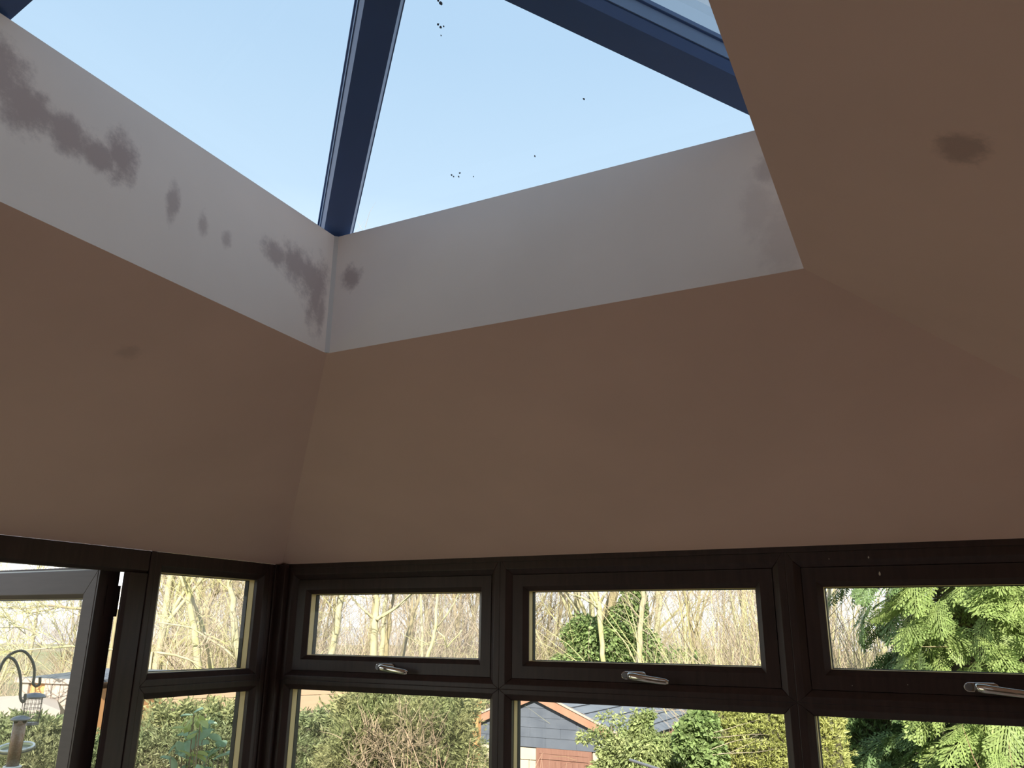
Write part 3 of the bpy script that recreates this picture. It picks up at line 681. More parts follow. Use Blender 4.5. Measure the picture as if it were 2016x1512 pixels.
# ivy-clad stump in the wood
p = at(1185, 1262, 21.9); o = empty('ivy_bush', (p.x, p.y, gz(p.x, p.y))); tag(o, 'glossy green ivy smothering a stump among the trunks', 'ivy')
b = MB(); c0 = p - o.location; s_ = mpp(1185, 1262, 21.9)
for (du, dv, ru, rv, n) in ((0, 0, 62, 45, 1500), (-35, -15, 40, 35, 700), (45, -30, 42, 42, 900), (60, -65, 28, 40, 500), (-10, 50, 90, 45, 1500), (70, 20, 45, 50, 800), (60, -95, 16, 40, 260)):
    cc = at(1185 + du, 1262 + dv, 21.9) - o.location
    leaf_blob(b, cc, (ru * s_, ru * s_ * .9, rv * s_), n * 2, .12, rl)
stuff(b.build('foliage', M['ivy'], o)); t = MB(); t.tube([(0, 0, -.2), c0 * .5, c0 + Vector((0, 0, .3)), c0 + Vector((.5, .1, 1.6))], [.22, .2, .17, .10], 8); t.build('trunk', M['barkdark'], o)
# low ivy and evergreen patches on the wood floor
p = at(1345, 1300, 22.5); o = empty('ivy_patch', (p.x, p.y, gz(p.x, p.y))); tag(o, 'low green ivy patch under the hazel stems', 'ivy')
b = MB(); leaf_blob(b, p - o.location - Vector((0, 0, .2)), (.75, .7, .55), 1100, .10, rl); leaf_blob(b, Vector((0, 0, .8)), (.7, .7, .9), 900, .10, rl); stuff(b.build('foliage', M['ivy'], o))
MB().tube([(0, 0, -.2), p - o.location], [.06, .02], 6).build('stem', M['barkdark'], o)

# ------------------------------------------------------------------ golden hedge, dark hedges, shrubs
def hedge(name, label, cat, u0, u1, vtop, D, depth, Ht_extra, m, n, L_, seed, ragged=.05, core=True, blades=5, w_=.16, leaf=None, sprd=.55):
    rg_ = random.Random(seed); a, b_ = at(u0, vtop, D), at(u1, vtop, D); top = (a.z + b_.z) / 2
    mid = (a + b_) / 2; g0 = gz(mid.x, mid.y); dirx = Vector((b_.x - a.x, b_.y - a.y, 0)); L0 = dirx.length; ang = math.atan2(dirx.y, dirx.x)
    o = empty(name, (mid.x, mid.y, g0)); o.rotation_euler.z = ang; tag(o, label, cat)
    H_ = top - g0; dims = (L0 / 2, depth / 2, H_ / 2); c = (0, depth / 2, H_ / 2)
    f = MB(); tufts(f, c, dims, n, L_, rg_, blades, w_, ragged=ragged, sprd=sprd)
    stuff(f.build('foliage', m, o))
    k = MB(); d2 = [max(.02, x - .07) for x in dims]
    k.box((c[0] - d2[0], c[1] - d2[1], 0), (c[0] + d2[0], c[1] + d2[1], c[2] + d2[2])); k.build('shade_core', M['core'], o, bevel=.05)  # added solid core, dark like the shaded depth between leaves
    return o, dims, c
hedge('golden_hedge', 'clipped yellow-green conifer hedge below the middle and right windows', 'hedge', 1375, 1668, 1392, 8.2, .9, 0, M['yhedge'], 34000, .046, 61, .035, w_=.2)
hedge('dark_hedge', 'shaded dark green hedge between golden hedge and conifer', 'hedge', 1655, 1775, 1400, 9.4, .8, 0, M['thujadark'], 9000, .07, 62, .08, w_=.25)  # bush in a dark gap, shade put into its leaf colour
hedge('conifer_hedge', 'dark green conifer hedge behind feeders and narrow window', 'hedge', -60, 660, 1456, 6.9, .55, 0, M['dhedge'], 46000, .042, 63, .05, w_=.17, sprd=.7)
o, dims, c = hedge('straggly_hedge', 'straggly olive evergreen hedge with a bare brown hollow, below the first panel', 'hedge', 655, 935, 1408, 6.5, .5, 0, M['shrub'], 30000, .048, 64, .08, w_=.16, sprd=.7)
# bare brown branches in the hollow of the straggly hedge
b = MB(); rg_ = random.Random(65); inv = o.matrix_basis.inverted() if False else (Matrix.Translation(o.location) @ Matrix.Rotation(o.rotation_euler.z, 4, 'Z')).inverted()
for k in range(70):
    u = rg_.uniform(690, 845); p = inv @ at(u, rg_.uniform(1460, 1540), 6.36 + rg_.uniform(-.06, .06)); d = Vector((rg_.gauss(.25, .6), -.15 + rg_.gauss(0, .2), rg_.uniform(.2, 1)))
    q, qr = twigline(b, p, d, rg_.uniform(.14, .32), .004, rg_, 4, .14, 3); sprout(b, q, qr, rg_, 4, .14, 0)
b.build('bare_branches', M['twigbrown'], o)
# loose shoots above the hedge tops
def shoots(o, u0, u1, vb, D, n, L_, m, seed, name='shoots'):
    rg_ = random.Random(seed); b = MB(); inv = (Matrix.Translation(o.location) @ Matrix.Rotation(o.rotation_euler.z, 4, 'Z')).inverted()
    for k in range(n):
        p = inv @ at(rg_.uniform(u0, u1), vb + rg_.uniform(-5, 18), D + rg_.uniform(0, .5)); d = Vector((rg_.gauss(0, .25), rg_.gauss(0, .25), 1))
        l = L_ * rg_.uniform(.4, 1.2); q, qr = twigline(b, p, d, l, .004, rg_, 4, .12, 3)
        for i in range(1, len(q)):
            for _ in range(5):
                dd = Vector((rg_.gauss(0, 1), rg_.gauss(0, 1), rg_.gauss(.6, .6))).normalized(); s = dd.orthogonal().normalized() * .008; l2 = rg_.uniform(.03, .07)
                b.add([q[i], q[i] + dd * l2 * .5 + s, q[i] + dd * l2, q[i] + dd * l2 * .5 - s], [(0, 1, 2, 3)])
    return stuff(b.build(name, m, o))
shoots(o, 660, 940, 1402, 6.6, 300, .16, M['shrub'], 66)
oh = bpy.data.objects['conifer_hedge']
shoots(oh, 285, 500, 1424, 6.95, 220, .17, M['shrub'], 67)
shoots(oh, -40, 130, 1440, 6.95, 120, .10, M['dhedge'], 68, 'shoots')
shoots(oh, 560, 660, 1424, 6.95, 60, .10, M['dhedge'], 69, 'shoots')

# dry reddish stems
st = thicket_mesh(71, M['twigpink'], 240, 1.0, .34, .30, .005, 2)
p = at(915, 1535, 5.3); o = link('dry_stems', st); tag(o, 'clump of dry pinkish-brown stems in front of the straggly hedge', 'plant')
o.location = (p.x, p.y, gz(p.x, p.y)); ztop = at(915, 1468, 5.3).z; o.scale = (1, 1, (ztop - o.location.z) / .95)
# red-twigged bare shrub at the lower right
st = thicket_mesh(72, M['twigred'], 34, 1.0, .12, 1.1, .006, 3)
p = at(1992, 1540, 4.2); o = link('red_twig_shrub', st); tag(o, 'bare reddish twigs in front of the conifer, lower right corner', 'bush')
o.location = (p.x, p.y, gz(p.x, p.y)); ztop = at(1992, 1466, 4.2).z; k = (ztop - o.location.z) / .95; o.scale = (.9, .9, k)

# broad-leaved plant seen in the narrow lower window
def leafmesh(m, seed, curl=.25):
    rg_ = random.Random(seed); b = MB(); n = 5; vs_ = []
    for i in range(n):
        t = i / (n - 1); w_ = .30 * math.sin(math.pi * (t * .92 + .04)) ** .8
        for s in (-1, 0, 1): vs_.append((s * w_, t, -curl * t * t + abs(s) * .10))
    fs = []
    for i in range(n - 1):
        for k in (0, 1): fs.append((i*3+k, i*3+k+1, (i+1)*3+k+1, (i+1)*3+k))
    b.add(vs_, fs); return b.mesh('leaf', m, True)
LM = [leafmesh(M['broad'], 1, .2), leafmesh(M['broad'], 2, .45), leafmesh(M['broady'], 3, .3)]
rg_ = random.Random(81)
p = at(385, 1512, 4.9); o = empty('leafy_plant', (p.x, p.y, gz(p.x, p.y))); tag(o, 'broad-leaved bluish green plant in front of the dark hedge', 'plant')
spots = []
for (cu, cv, ru, rv, n, lo_) in ((390, 1412, 22, 10, 9, 2), (385, 1430, 24, 12, 10, 2), (402, 1452, 16, 16, 8, 0), (352, 1480, 17, 24, 10, 0), (432, 1472, 20, 16, 8, 0), (395, 1500, 26, 14, 16, 2), (370, 1455, 14, 10, 4, 1), (410, 1525, 40, 12, 14, 0)):
    for _ in range(n): spots.append((cu + rg_.uniform(-ru, ru), cv + rg_.uniform(-rv, rv), lo_))
b = MB(); base = Vector((0, 0, 0))
for i, (u, v, lo_) in enumerate(spots):
    q = at(u, v, 4.9 + rg_.uniform(-.12, .12)) - o.location
    m_i = lo_ if rg_.random() < .6 else rg_.randint(0, 1)
    lf = link('leaf', LM[m_i], o); lf.location = q; s = rg_.uniform(.055, .095); lf.scale = (s * rg_.uniform(.9, 1.3), s, s)
    lf.rotation_euler = (rg_.uniform(-.9, .9), rg_.uniform(-.6, .6), rg_.uniform(0, 6.28))
    if i % 2 == 0: b.tube([(rg_.uniform(-.05, .05), rg_.uniform(-.05, .05), 0), (q.x * .5, q.y * .5, q.z * .6), q], [.006, .005, .003], 4)
b.build('stems', M['twigbrown'], o)

# climber in front of the garage
p = at(1270, 1500, 8.8); o = empty('climbing_shrub', (p.x, p.y, gz(p.x, p.y))); tag(o, 'loose pale green climbing shrub spilling over the garage corner', 'bush')
b = MB()
for (u, v, ru, rv, n, sz) in ((1265, 1490, 75, 45, 3200, .065), (1230, 1475, 50, 30, 1500, .06), (1300, 1475, 55, 32, 1600, .06), (1265, 1440, 22, 30, 500, .06), (1250, 1425, 9, 26, 130, .06), (1272, 1412, 10, 14, 150, .06), (1225, 1425, 5, 26, 60, .055), (1195, 1420, 26, 20, 110, .055), (1150, 1450, 14, 14, 90, .055), (1180, 1445, 24, 14, 160, .055), (1285, 1405, 4, 10, 40, .055), (1270, 1560, 105, 60, 2600, .07), (1200, 1520, 40, 30, 800, .065)):
    s_ = mpp(u, v, 8.8); leaf_blob(b, at(u, v, 8.8) - o.location, (ru * s_, min(ru * s_, .45), rv * s_), int(n * 2.2), sz * .68, rl, .5, .6)
stuff(b.build('foliage', M['ivyy'], o)); t = MB()
for k in range(16):
    q = at(1265 + rl.uniform(-80, 80), 1430 + rl.uniform(-10, 40), 8.8) - o.location; t.tube([(rl.uniform(-.1, .1), rl.uniform(-.1, .1), 0), q * .6 + Vector((rl.uniform(-.1, .1), 0, 0)), q], [.014, .01, .004], 5)
t.build('stems', M['twigbrown'], o)
# ivy climbing between shrub and golden hedge
p = at(1375, 1470, 8.6); o = empty('ivy_growth', (p.x, p.y, gz(p.x, p.y))); tag(o, 'bright glossy ivy between climbing shrub and golden hedge', 'ivy'); b = MB()
for (u, v, ru, rv, n) in ((1380, 1425, 34, 26, 700), (1365, 1460, 32, 34, 900), (1395, 1490, 36, 34, 1000), (1350, 1440, 14, 20, 200), (1390, 1540, 40, 40, 800)):
    s_ = mpp(u, v, 8.0); leaf_blob(b, at(u, v, 7.9) - o.location, (ru * s_, .2, rv * s_), n * 2, .052, rl, .75, .4)
stuff(b.build('foliage', M['ivy'], o)); t = MB(); q = at(1380, 1470, 7.95) - o.location; t.tube([(0, 0, 0), q], [.03, .012], 6)
for k in range(5):
    pp = at(1400 + rl.uniform(-20, 20), 1470 + rl.uniform(-30, 20), 7.75) - o.location; twigline(t, pp, Vector((1, .4, rl.uniform(-.1, .5))), .5, .005, rl, 5, .1, 3)
t.build('stems', M['twig'], o)

# ------------------------------------------------------------------ big conifer
def frond_mesh(seed, m):
    rg_ = random.Random(seed); b = MB()
    def flat(p, d, L_, w_, nrm):
        s = d.cross(nrm).normalized() * w_ / 2
        b.add([p - s * .5, p + s * .5, p + d * L_ * .6 + s, p + d * L_, p + d * L_ * .6 - s], [(0, 1, 2, 3, 4)])
    n = 11; p = Vector((0, 0, 0)); d = Vector((0, 1, .12)).normalized(); nrm = Vector((0, 0, 1))
    for i in range(n):
        t = i / (n - 1); step = 1 / n
        q = p + d * step; flat(p, d, step * 1.25, .020, nrm)
        for s in (-1, 1):
            L1 = .40 * math.sin(math.pi * (.18 + .80 * t)) * rg_.uniform(.8, 1.15)
            dd = (d * .75 + Vector((s * .8, 0, -.12 + rg_.gauss(0, .1)))).normalized(); pp = q.copy(); m2 = max(2, int(L1 / .062))
            flat(pp, dd, L1, .026, nrm)
            for j in range(m2):
                pp = pp + dd * L1 / m2; dd = (dd + Vector((0, .05, -.06))).normalized()
                for s2 in (-1, 1):
                    d3 = (dd * .8 + dd.cross(nrm) * s2 * .62 + Vector((0, 0, rg_.gauss(-.05, .12)))).normalized()
                    flat(pp - dd * .02, d3, .105 * (1.15 - j / m2 * .7) * rg_.uniform(.8, 1.2), .034, nrm)
        p = q; d = (d + Vector((rg_.gauss(0, .03), 0, -.085))).normalized()
    return b, b.mesh('spray', m)
FR = [frond_mesh(s, M['thuja']) for s in (91, 92, 93, 94)]
rg_ = random.Random(95)
TD = 9.3; pc = at(2070, 1320, TD); pc = Vector((pc.x, pc.y, 0)); g0 = gz(pc.x, pc.y)
o = empty('conifer_tree', (pc.x, pc.y, g0)); tag(o, 'big bright green conifer with drooping feathery sprays, right of the garden', 'tree')
TH = 8.0; R0 = 1.5
def crown_r(z): return R0 * (1.06 - .55 * max(0, z - 1.2) / TH) * (1 if z < TH * .8 else max(.05, (TH - z) / (TH * .2)))
MB().tube([(0, 0, -.2), (0, 0, 2), (.05, 0, 5), (.05, 0, 7.8)], [.2, .15, .08, .02], 10).build('trunk', M['barkdark'], o)
cands = []; inner = MB(); camdir = (Vector((CAM_LOC.x, CAM_LOC.y, 0)) - Vector((pc.x, pc.y, 0))).normalized()
br = MB()
for k in range(3000):
    z = rg_.uniform(.3, TH); a = rg_.uniform(0, 6.283)
    lump = 1 + .20 * math.sin(3.1 * a + 2.3 * z) + .14 * math.sin(7 * a - 4.1 * z)
    r = crown_r(z) * lump * rg_.uniform(.62, 1.0)
    out = Vector((math.cos(a), math.sin(a), 0)); pos = out * r + Vector((0, 0, z))
    L_ = rg_.uniform(.32, .56); vis = out.dot(camdir) + rg_.uniform(-.1, .1)
    a2 = a + rg_.gauss(0, .5); tilt = rg_.uniform(-1.0, .05)
    rot = Euler((tilt, rg_.gauss(0, .5), a2 - math.pi / 2), 'XYZ')
    wz = (o.location.z + z); el = (wz - CAM_LOC.z)
    cands.append((vis - .9 * max(0, abs(el + .1) - .9), pos, rot, L_, rg_.randint(0, 3)))
    if k % 6 == 0: br.tube([out * r * .1 + Vector((0, 0, z - .25)), out * r * .6 + Vector((0, 0, z)), pos], [.016, .011, .004], 4)
cands.sort(key=lambda c: -c[0])
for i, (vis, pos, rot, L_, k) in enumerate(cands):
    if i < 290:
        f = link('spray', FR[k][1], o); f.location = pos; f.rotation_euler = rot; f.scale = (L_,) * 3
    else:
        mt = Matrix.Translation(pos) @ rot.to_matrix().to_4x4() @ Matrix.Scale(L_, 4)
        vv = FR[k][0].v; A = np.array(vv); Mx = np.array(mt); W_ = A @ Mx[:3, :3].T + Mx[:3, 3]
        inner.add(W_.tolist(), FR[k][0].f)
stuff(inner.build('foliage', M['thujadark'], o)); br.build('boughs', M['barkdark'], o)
co = MB(); prof = [(crown_r(z) * .62, z) for z in (0, 1, 2, 3, 4, 5, 5.8)]; co.lathe((0, 0, 0), prof, 14); co.build('shade_core', M['core'], o)  # added core, its dark colour stands in for shade within the crown

# ------------------------------------------------------------------ garage with slate gable
GX, GY, GAZ, GEZ, GB = -4.73, 12.05, .86, .150, -.07     # ridge x, gable y, apex z, eaves z, foot of the cladding
GHW, GL, GG = 1.75, 6.0, gz(-4.7, 12)
gar = empty('garage', (GX, GY, GG)); tag(gar, 'garage with grey slate-hung gable, brown bargeboards and door', 'garage')
def gl(x, y, z): return (x, y, z - GG)
slope = (GAZ - GEZ) / GHW
def gbuild(mb, name, m, par=None, bevel=0): return mb.build(name, M[m], par or gar, bevel=bevel)
gbuild(MB().box(gl(-1.50, .10, GG - .2), gl(1.50, GL, GB + .12)), 'wall_core', 'mortar')
gbuild(MB().prism([gl(-1.55, .06, GB), gl(1.55, .06, GB), gl(1.55, .06, GEZ + .05), gl(0, .06, GAZ - .04), gl(-1.55, .06, GEZ + .05)],
                  [gl(-1.55, .12, GB), gl(1.55, .12, GB), gl(1.55, .12, GEZ + .05), gl(0, .12, GAZ - .04), gl(-1.55, .12, GEZ + .05)]), 'gable_board', 'slate')
rgr = random.Random(101); rh = .165; z = GB; row = 0
while z < GAZ - .06:
    z1 = min(z + rh, GAZ - .05)
    def hwz(zz): return min(1.55, max(.02, (GAZ - .05 - zz) / slope))
    x = -1.62 + (row % 2) * .30
    while x < 1.62:
        xa, xb = max(x, -1.55), min(x + .60, 1.55)
        def clampx(xx, zz): return max(-hwz(zz), min(hwz(zz), xx))
        a, b_, c_, d_ = clampx(xa, z), clampx(xb, z), clampx(xb, z1), clampx(xa, z1)
        if b_ - a > .03:
            t0 = .046 + rgr.uniform(-.002, .002)
            gbuild(MB().prism([gl(a + .003, t0 - .004, z - .006), gl(b_ - .003, t0 - .004, z - .006), gl(max(c_ - .003, d_ + .004), t0 + .004, z1), gl(d_ + .003, t0 + .004, z1)],
                              [gl(a + .003, t0, z - .006), gl(b_ - .003, t0, z - .006), gl(max(c_ - .003, d_ + .004), t0 + .008, z1), gl(d_ + .003, t0 + .008, z1)]), 'cladding_slate', 'slate')
        x += .60
    z = z1; row += 1
# bargeboards with a pale verge
for s in (-1, 1):
    e0 = (s * (GHW + .10), GEZ - .10 * slope); a0 = (0, GAZ)
    gbuild(MB().prism([gl(e0[0], -.05, e0[1] - .12), gl(a0[0], -.05, a0[1] - .13), gl(a0[0], -.05, a0[1] + .02), gl(e0[0], -.05, e0[1] + .02)],
                      [gl(e0[0], .0, e0[1] - .12), gl(a0[0], .0, a0[1] - .13), gl(a0[0], .0, a0[1] + .02), gl(e0[0], .0, e0[1] + .02)]), 'bargeboard', 'fascia')
    gbuild(MB().prism([gl(e0[0], -.07, e0[1] + .02), gl(a0[0], -.07, a0[1] + .02), gl(a0[0], -.07, a0[1] + .05), gl(e0[0], -.07, e0[1] + .05)],
                      [gl(e0[0], .05, e0[1] + .02), gl(a0[0], .05, a0[1] + .02), gl(a0[0], .05, a0[1] + .05), gl(e0[0], .05, e0[1] + .05)]), 'verge', 'pale')
    # roof deck and slates
    dk = MB().prism([gl(s * (GHW + .1), 0, e0[1]), gl(0, 0, GAZ), gl(0, 0, GAZ + .03), gl(s * (GHW + .1), 0, e0[1] + .03)],
                    [gl(s * (GHW + .1), GL, e0[1]), gl(0, GL, GAZ), gl(0, GL, GAZ + .03), gl(s * (GHW + .1), GL, e0[1] + .03)])
    gbuild(dk, 'roof_deck', 'felt')
    gbuild(MB().box(gl(s * (GHW + .08), 0, e0[1] - .20), gl(s * (GHW + .11), GL, e0[1] - .01)), 'fascia', 'fascia')
    gbuild(MB().box(gl(s * 1.50, .1, GB - .1), gl(s * (GHW + .08), GL, GB - .07)), 'soffit', 'fascia')
    if s > 0:
        ln = math.hypot(GHW + .1, (GHW + .1) * slope); nr = 8; cw = .6
        ux, uz = (GHW + .1) / ln, -(GHW + .1) * slope / ln
        for r_ in range(nr):
            l1 = (r_ + 1) * ln / nr + .02; l0 = r_ * ln / nr
            y = -.03 + (r_ % 2) * -.3
            while y < GL:
                ya, yb = max(y, -.03), min(y + cw - .008, GL)
                if yb > ya + .05:
                    P = lambda l, yy, h: gl(l * ux + h * .3, yy, GAZ + l * uz + h)
                    gbuild(MB().prism([P(l0, ya, .034), P(l1, ya, .056), P(l1, yb, .056), P(l0, yb, .034)], [P(l0, ya, .042), P(l1, ya, .066), P(l1, yb, .066), P(l0, yb, .042)]), 'roof_slate', 'roofslate')
                y += cw
    else:
        gbuild(MB().prism([gl(-(GHW + .1), -.03, e0[1] + .04), gl(0, -.03, GAZ + .04), gl(0, -.03, GAZ + .06), gl(-(GHW + .1), -.03, e0[1] + .06)],
                          [gl(-(GHW + .1), GL, e0[1] + .04), gl(0, GL, GAZ + .04), gl(0, GL, GAZ + .06), gl(-(GHW + .1), GL, e0[1] + .06)]), 'roof_covering', 'roofslate')
# block wall left and right of the door
DX0, DX1 = .0, 1.06
for row in range(10):
    z0 = GB - .02 - (row + 1) * .205
    x = -1.55 - (row % 2) * .2
    while x < 1.5:
        for (lo_, hi_) in ((-1.5, DX0 - .01), (DX1 + .01, 1.5)):
            a, b_ = max(x, lo_), min(x + .40, hi_)
            if b_ - a > .04: gbuild(MB().box(gl(a + .006, .06 + rgr.uniform(-.006, .006), z0 + .006), gl(b_ - .006, .16, z0 + .199)), 'block', 'block', bevel=.006)
        x += .40
dr = gbuild(MB().box(gl(DX0 + .05, .075, GG), gl(DX1 - .05, .12, GB - .09)), 'door', 'mdoor')
gbuild(MB().box(gl(DX0, .05, GG), gl(DX0 + .06, .13, GB)), 'door_jamb', 'mdoor'); gbuild(MB().box(gl(DX1 - .06, .05, GG), gl(DX1, .13, GB)), 'door_jamb', 'mdoor')
gbuild(MB().box(gl(DX0 + .06, .05, GB - .10), gl(DX1 - .06, .13, GB)), 'door_head', 'mdoor')
for k in range(7):
    xa = DX0 + .14 + k * .112
    gbuild(MB().box(gl(xa + .004, .062, GG + .1), gl(xa + .108, .08, GB - .22)), 'door_plank', 'mdoor', dr)
gbuild(MB().box(gl(DX0 + .06, .058, GB - .19), gl(DX1 - .06, .08, GB - .10)), 'door_rail', 'mdoor', dr)
# globe lamp on the corner
p = at(1190, 1468, 12.2); lp = empty('globe_lamp', (p.x, p.y, p.z)); tag(lp, 'small white globe lamp by the garage corner', 'lamp')
MB().lathe((0, 0, 0), [(.072 * math.sin(t * math.pi / 10) + .002, -.072 * math.cos(t * math.pi / 10)) for t in range(11)], 16).build('globe', M['enamel'], lp, True)
MB().tube([(0, .02, -.07), (0, .05, -.16), (0, .3, -.2)], [.02, .016, .016], 8).build('bracket', M['wire'], lp)
# grey pole crossing the climbing shrub
a, b_ = at(1240, 1496, 7.4), at(1345, 1530, 7.0)
d = b_ - a; po = MB().tube([a - Vector(a), d, d * 3], .012, 8).build('metal_pole', M['galv']); po.location = a; tag(po, 'thin grey metal pole slanting out of the climbing shrub', 'pole')

# ------------------------------------------------------------------ timber fence behind the hedges
fa, fb = at(262, 1340, 10.5), at(800, 1352, 11.5)
L0 = math.hypot(fb.x - fa.x, fb.y - fa.y); ang = math.atan2(fb.y - fa.y, fb.x - fa.x); zt = (fa.z + fb.z) / 2; g0 = gz(fa.x, fa.y)
o = empty('timber_fence', (fa.x, fa.y, g0)); o.rotation_euler.z = ang; tag(o, 'tan timber fence rail with wide boards above the hedges', 'fence')
zb = at(500, 1401, 11).z
for k, (a_, b_) in enumerate(((zb - g0, zb - g0 + .18), (zb - g0 + .186, zt - g0))):
    for j in range(4): MB().box((j * L0 / 4 + .004, .0, a_), ((j + 1) * L0 / 4 - .004, .04, b_)).build('board', M['timber'], o, bevel=.004)
for j in range(5): MB().box((j * L0 / 4 - .05, .045, -.2), (j * L0 / 4 + .05, .14, zt - g0 - .03)).build('post', M['timber'], o)
# orange post near garage
p = at(938, 1385, 11.2); q = at(938, 1420, 11.2)
o = MB().box((-.05, -.05, 0), (.05, .05, p.z - gz(p.x, p.y))).box((-.07, -.07, p.z - gz(p.x, p.y)), (.07, .07, p.z - gz(p.x, p.y) + .03)).build('timber_post', M['orange'], bevel=.005); o.location = (p.x, p.y, gz(p.x, p.y)); tag(o, 'orange timber post at the right end of the straggly hedge', 'post')

# ------------------------------------------------------------------ shed and canopy beyond the open door
SD = 9.5
c1 = at(40, 1336, SD); c2 = at(180, 1349, SD - .6); ang = math.atan2(c2.y - c1.y, c2.x - c1.x); L0 = math.hypot(c2.x - c1.x, c2.y - c1.y)
g0 = gz(c1.x, c1.y); sh = empty('garden_shed', (c1.x, c1.y, g0)); sh.rotation_euler.z = ang; tag(sh, 'pale timber shed with flat grey felt roof, seen through the open door', 'shed')
zt = c1.z - g0; dp = 1.1
MB().box((.04, .05, -.2), (L0 - .04, dp - .05, zt - .08)).build('wall_frame', M['orange'], sh)
for k in range(9):
    xa = k * L0 / 9; 
    if k in (1, 2): continue
    MB().box((xa + .004, .02, 0), (xa + L0 / 9 - .004, .05, zt - .03)).build('board', M['pale'], sh, bevel=.003)
for k in (1, 2):
    xa = k * L0 / 9; MB().box((xa + .004, .02, 0), (xa + L0 / 9 - .004, .05, zt - .24)).build('board', M['pale'], sh, bevel=.003)
MB().box((L0 / 9 + .01, .035, zt - .235), (L0 / 3 - .01, .05, zt - .04)).build('orange_panel', M['orange'], sh)
MB().box((-.05, -.005, zt - .035), (L0 + .05, .018, zt + .01)).build('fascia', M['pale'], sh)
MB().box((-.06, -.005, zt - .035), (-.03, dp + .03, zt + .01)).build('fascia', M['pale'], sh)
MB().prism([(-.03, 0, zt - .02), (L0 + .05, 0, zt - .02), (L0 + .05, 0, zt + .005), (-.03, 0, zt + .005)], [(-.03, dp, zt + .03), (L0 + .05, dp, zt + .03), (L0 + .05, dp, zt + .055), (-.03, dp, zt + .055)]).build('felt_roof', M['felt'], sh)
# low beige canopy
CD = 8.0
a = at(-60, 1402, CD); b_ = at(118, 1404, CD); rdg = at(45, 1374, CD + .6); rdg2 = at(-60, 1380, CD + .6)
g0 = gz(b_.x, b_.y); cn = empty('beige_canopy', (b_.x, b_.y, g0)); tag(cn, 'low beige canvas canopy roof in front of the shed', 'canopy')
O = Vector(cn.location); bk = (rdg - CAM_LOC); bk.z = 0; bk.normalize()
def loc(p): return Vector(p) - O
bl_, br_ = a + bk * 1.3, b_ + bk * 1.3
TH_ = Vector((0, 0, .02))
for q in ([a, b_, rdg, rdg2], [bl_, br_, rdg, rdg2], [b_, br_, rdg]):
    q = [loc(p) for p in q]; MB().prism(q, [p + TH_ for p in q]).build('canvas_panel', M['canvas'], cn)
lb = loc(a); MB().prism([lb, loc(b_), loc(b_) - Vector((0, 0, .10)), lb - Vector((0, 0, .10))], [p + bk * .015 for p in (lb, loc(b_), loc(b_) - Vector((0, 0, .10)), lb - Vector((0, 0, .10)))]).build('valance', M['canvas'], cn)
for q in (a + bk * .1 + (b_ - a) * .05, b_ + bk * .1 - (b_ - a) * .03, br_ - bk * .1 - (b_ - a) * .03):
    h_ = loc(q); MB().tube([(h_.x, h_.y, -.1), h_], .02, 8).build('pole', M['galv'], cn)

# ------------------------------------------------------------------ bird feeding station
FD = 4.3
def fp(u, v, D=FD): return at(u, v, D)
pb = fp(-14, 1345); fs_ = empty('feeding_station', (pb.x, pb.y, gz(pb.x, pb.y))); tag(fs_, 'dark metal bird feeding pole with two crook arms outside the door', 'feeder pole'); O = Vector(fs_.location)
MB().tube([(0, 0, -.1), pb - O], .008, 8).build('pole', M['wire'], fs_)
def crook(pts, D):
    P = [fp(u, v, D) - O for u, v in pts]
    # smooth by Catmull-Rom
    out = []
    for i in range(len(P) - 1):
        p0, p1, p2, p3 = P[max(i-1, 0)], P[i], P[i+1], P[min(i+2, len(P)-1)]
        for k in range(6):
            t = k / 6; out.append(.5 * ((2*p1) + (p2-p0)*t + (2*p0-5*p1+4*p2-p3)*t*t + (3*p1-p0-3*p2+p3)*t**3))
    out.append(P[-1]); MB().tube(out, .0058, 8).build('crook_arm', M['wire'], fs_, True)
crook([(-14, 1345), (0, 1314), (18, 1290), (42, 1281), (58, 1292), (67, 1312), (67, 1335), (65, 1345), (71, 1351), (78, 1346), (79, 1333)], FD + .05)
crook([(-14, 1345), (-2, 1322), (8, 1300), (18, 1294), (30, 1302), (38, 1322), (41, 1345), (40, 1372), (45, 1382), (49, 1376), (50, 1366)], FD - .05)
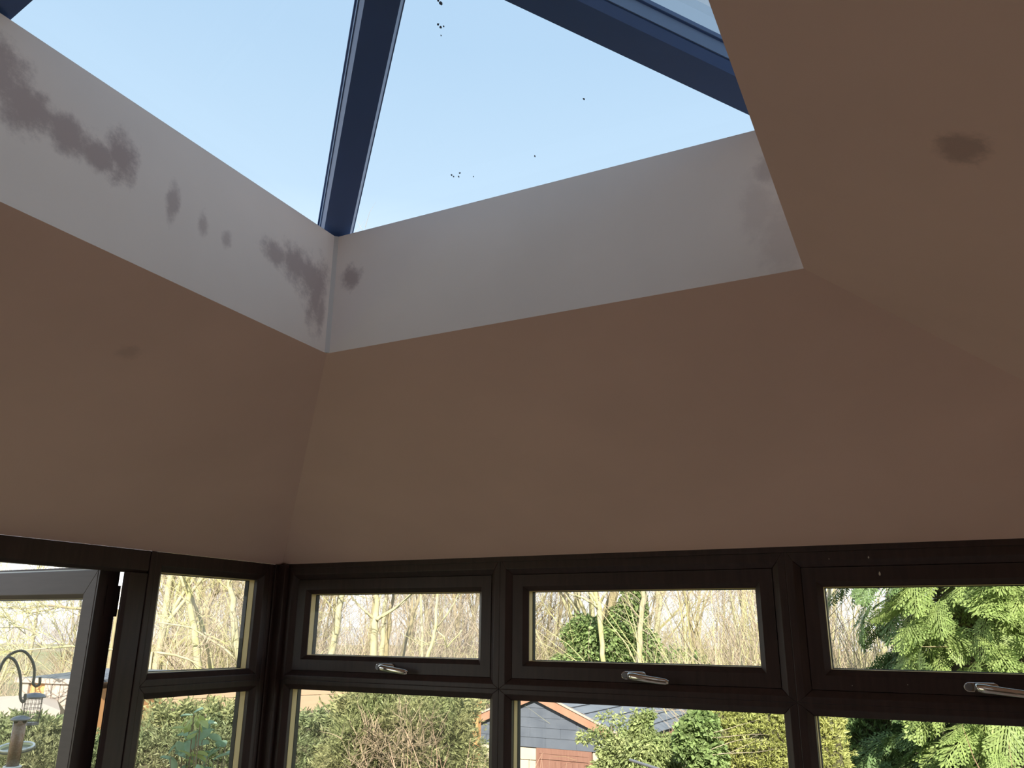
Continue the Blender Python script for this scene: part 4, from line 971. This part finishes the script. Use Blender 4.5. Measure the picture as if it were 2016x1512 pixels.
# wire nut feeder
p = fp(68, 1371, FD + .05); s_ = mpp(68, 1371, FD); o = empty('wire_feeder', p); tag(o, 'empty wire-mesh bird feeder with grey dome lid, hung on the taller crook', 'bird feeder')
MB().lathe((0, 0, 0), [(.046, -.006), (.047, -.001), (.038, .008), (.020, .014), (.005, .016)], 18).build('lid', M['galv'], o, True)
c = MB(); Rr = .034; hh = .108
for k in range(14):
    t = 2 * math.pi * k / 14; c.tube([(Rr * math.cos(t), Rr * math.sin(t), -.005), (Rr * math.cos(t), Rr * math.sin(t), -hh)], .0011, 4)
for j in range(6):
    z = -.012 - j * .019; c.tube([(Rr * math.cos(2*math.pi*k/16), Rr * math.sin(2*math.pi*k/16), z) for k in range(17)], .0010, 4)
c.build('wire_cage', M['wire'], o)
top = fp(70, 1351, FD + .05) - p; MB().tube([top, (0, 0, .018)], .0015, 4).build('hanger', M['wire'], o)
MB().lathe((0, 0, 0), [(.036, -hh - .008), (.036, -hh)], 16).build('base', M['galv'], o)
# peanut feeder
p = fp(41, 1414, FD - .05); o = empty('peanut_feeder', p); tag(o, 'tube bird feeder full of peanuts on the lower crook', 'bird feeder')
MB().lathe((0, 0, 0), [(.038, -.008), (.039, -.003), (.032, .004), (.016, .010), (.004, .011)], 18).build('lid', M['galv'], o, True)
MB().lathe((0, 0, 0), [(.0235, -.185), (.0235, -.022)], 18).build('peanuts', M['peanut'], o, True)
MB().lathe((0, 0, 0), [(.0255, -.186), (.0255, -.006)], 18).build('tube', M['tray'], o, True)
MB().lathe((0, 0, 0), [(.034, -.194), (.036, -.189), (.034, -.186)], 18).build('tray', M['enamel'], o)
top = fp(45, 1381, FD - .05) - p; MB().tube([top, (0, 0, .012)], .0015, 4).build('hanger', M['wire'], o)
# water dish on a ring
p = fp(32, 1470, FD + .25); o = empty('water_dish', p); o.scale = (.8, .8, .8); o.rotation_euler = (.14, .08, 0); tag(o, 'cream bowl with white rim holding water behind the peanut feeder', 'dish')
MB().lathe((0, 0, -.045), [(.05, 0), (.078, .012), (.09, .045), (.085, .045), (.074, .016), (.04, .008)], 24).build('bowl', M['enamely'], o, True)
b = MB(); b.tube([(.089 * math.cos(2*math.pi*k/24), .089 * math.sin(2*math.pi*k/24), 0) for k in range(25)], .006, 6); b.build('rim', M['enamel'], o, True)
MB().lathe((0, 0, -.012), [(.080, -.001), (.080, 0)], 24).build('water', M['water'], o)
q = fp(-12, 1476, FD + .2) - p; MB().tube([(.095 * math.cos(2*math.pi*k/20), .095 * math.sin(2*math.pi*k/20), -.012) for k in range(21)] , .004, 6).tube([q, q * .3 + Vector((-.06, -.03, -.008))], .004, 6).build('support_ring', M['wire'], o)
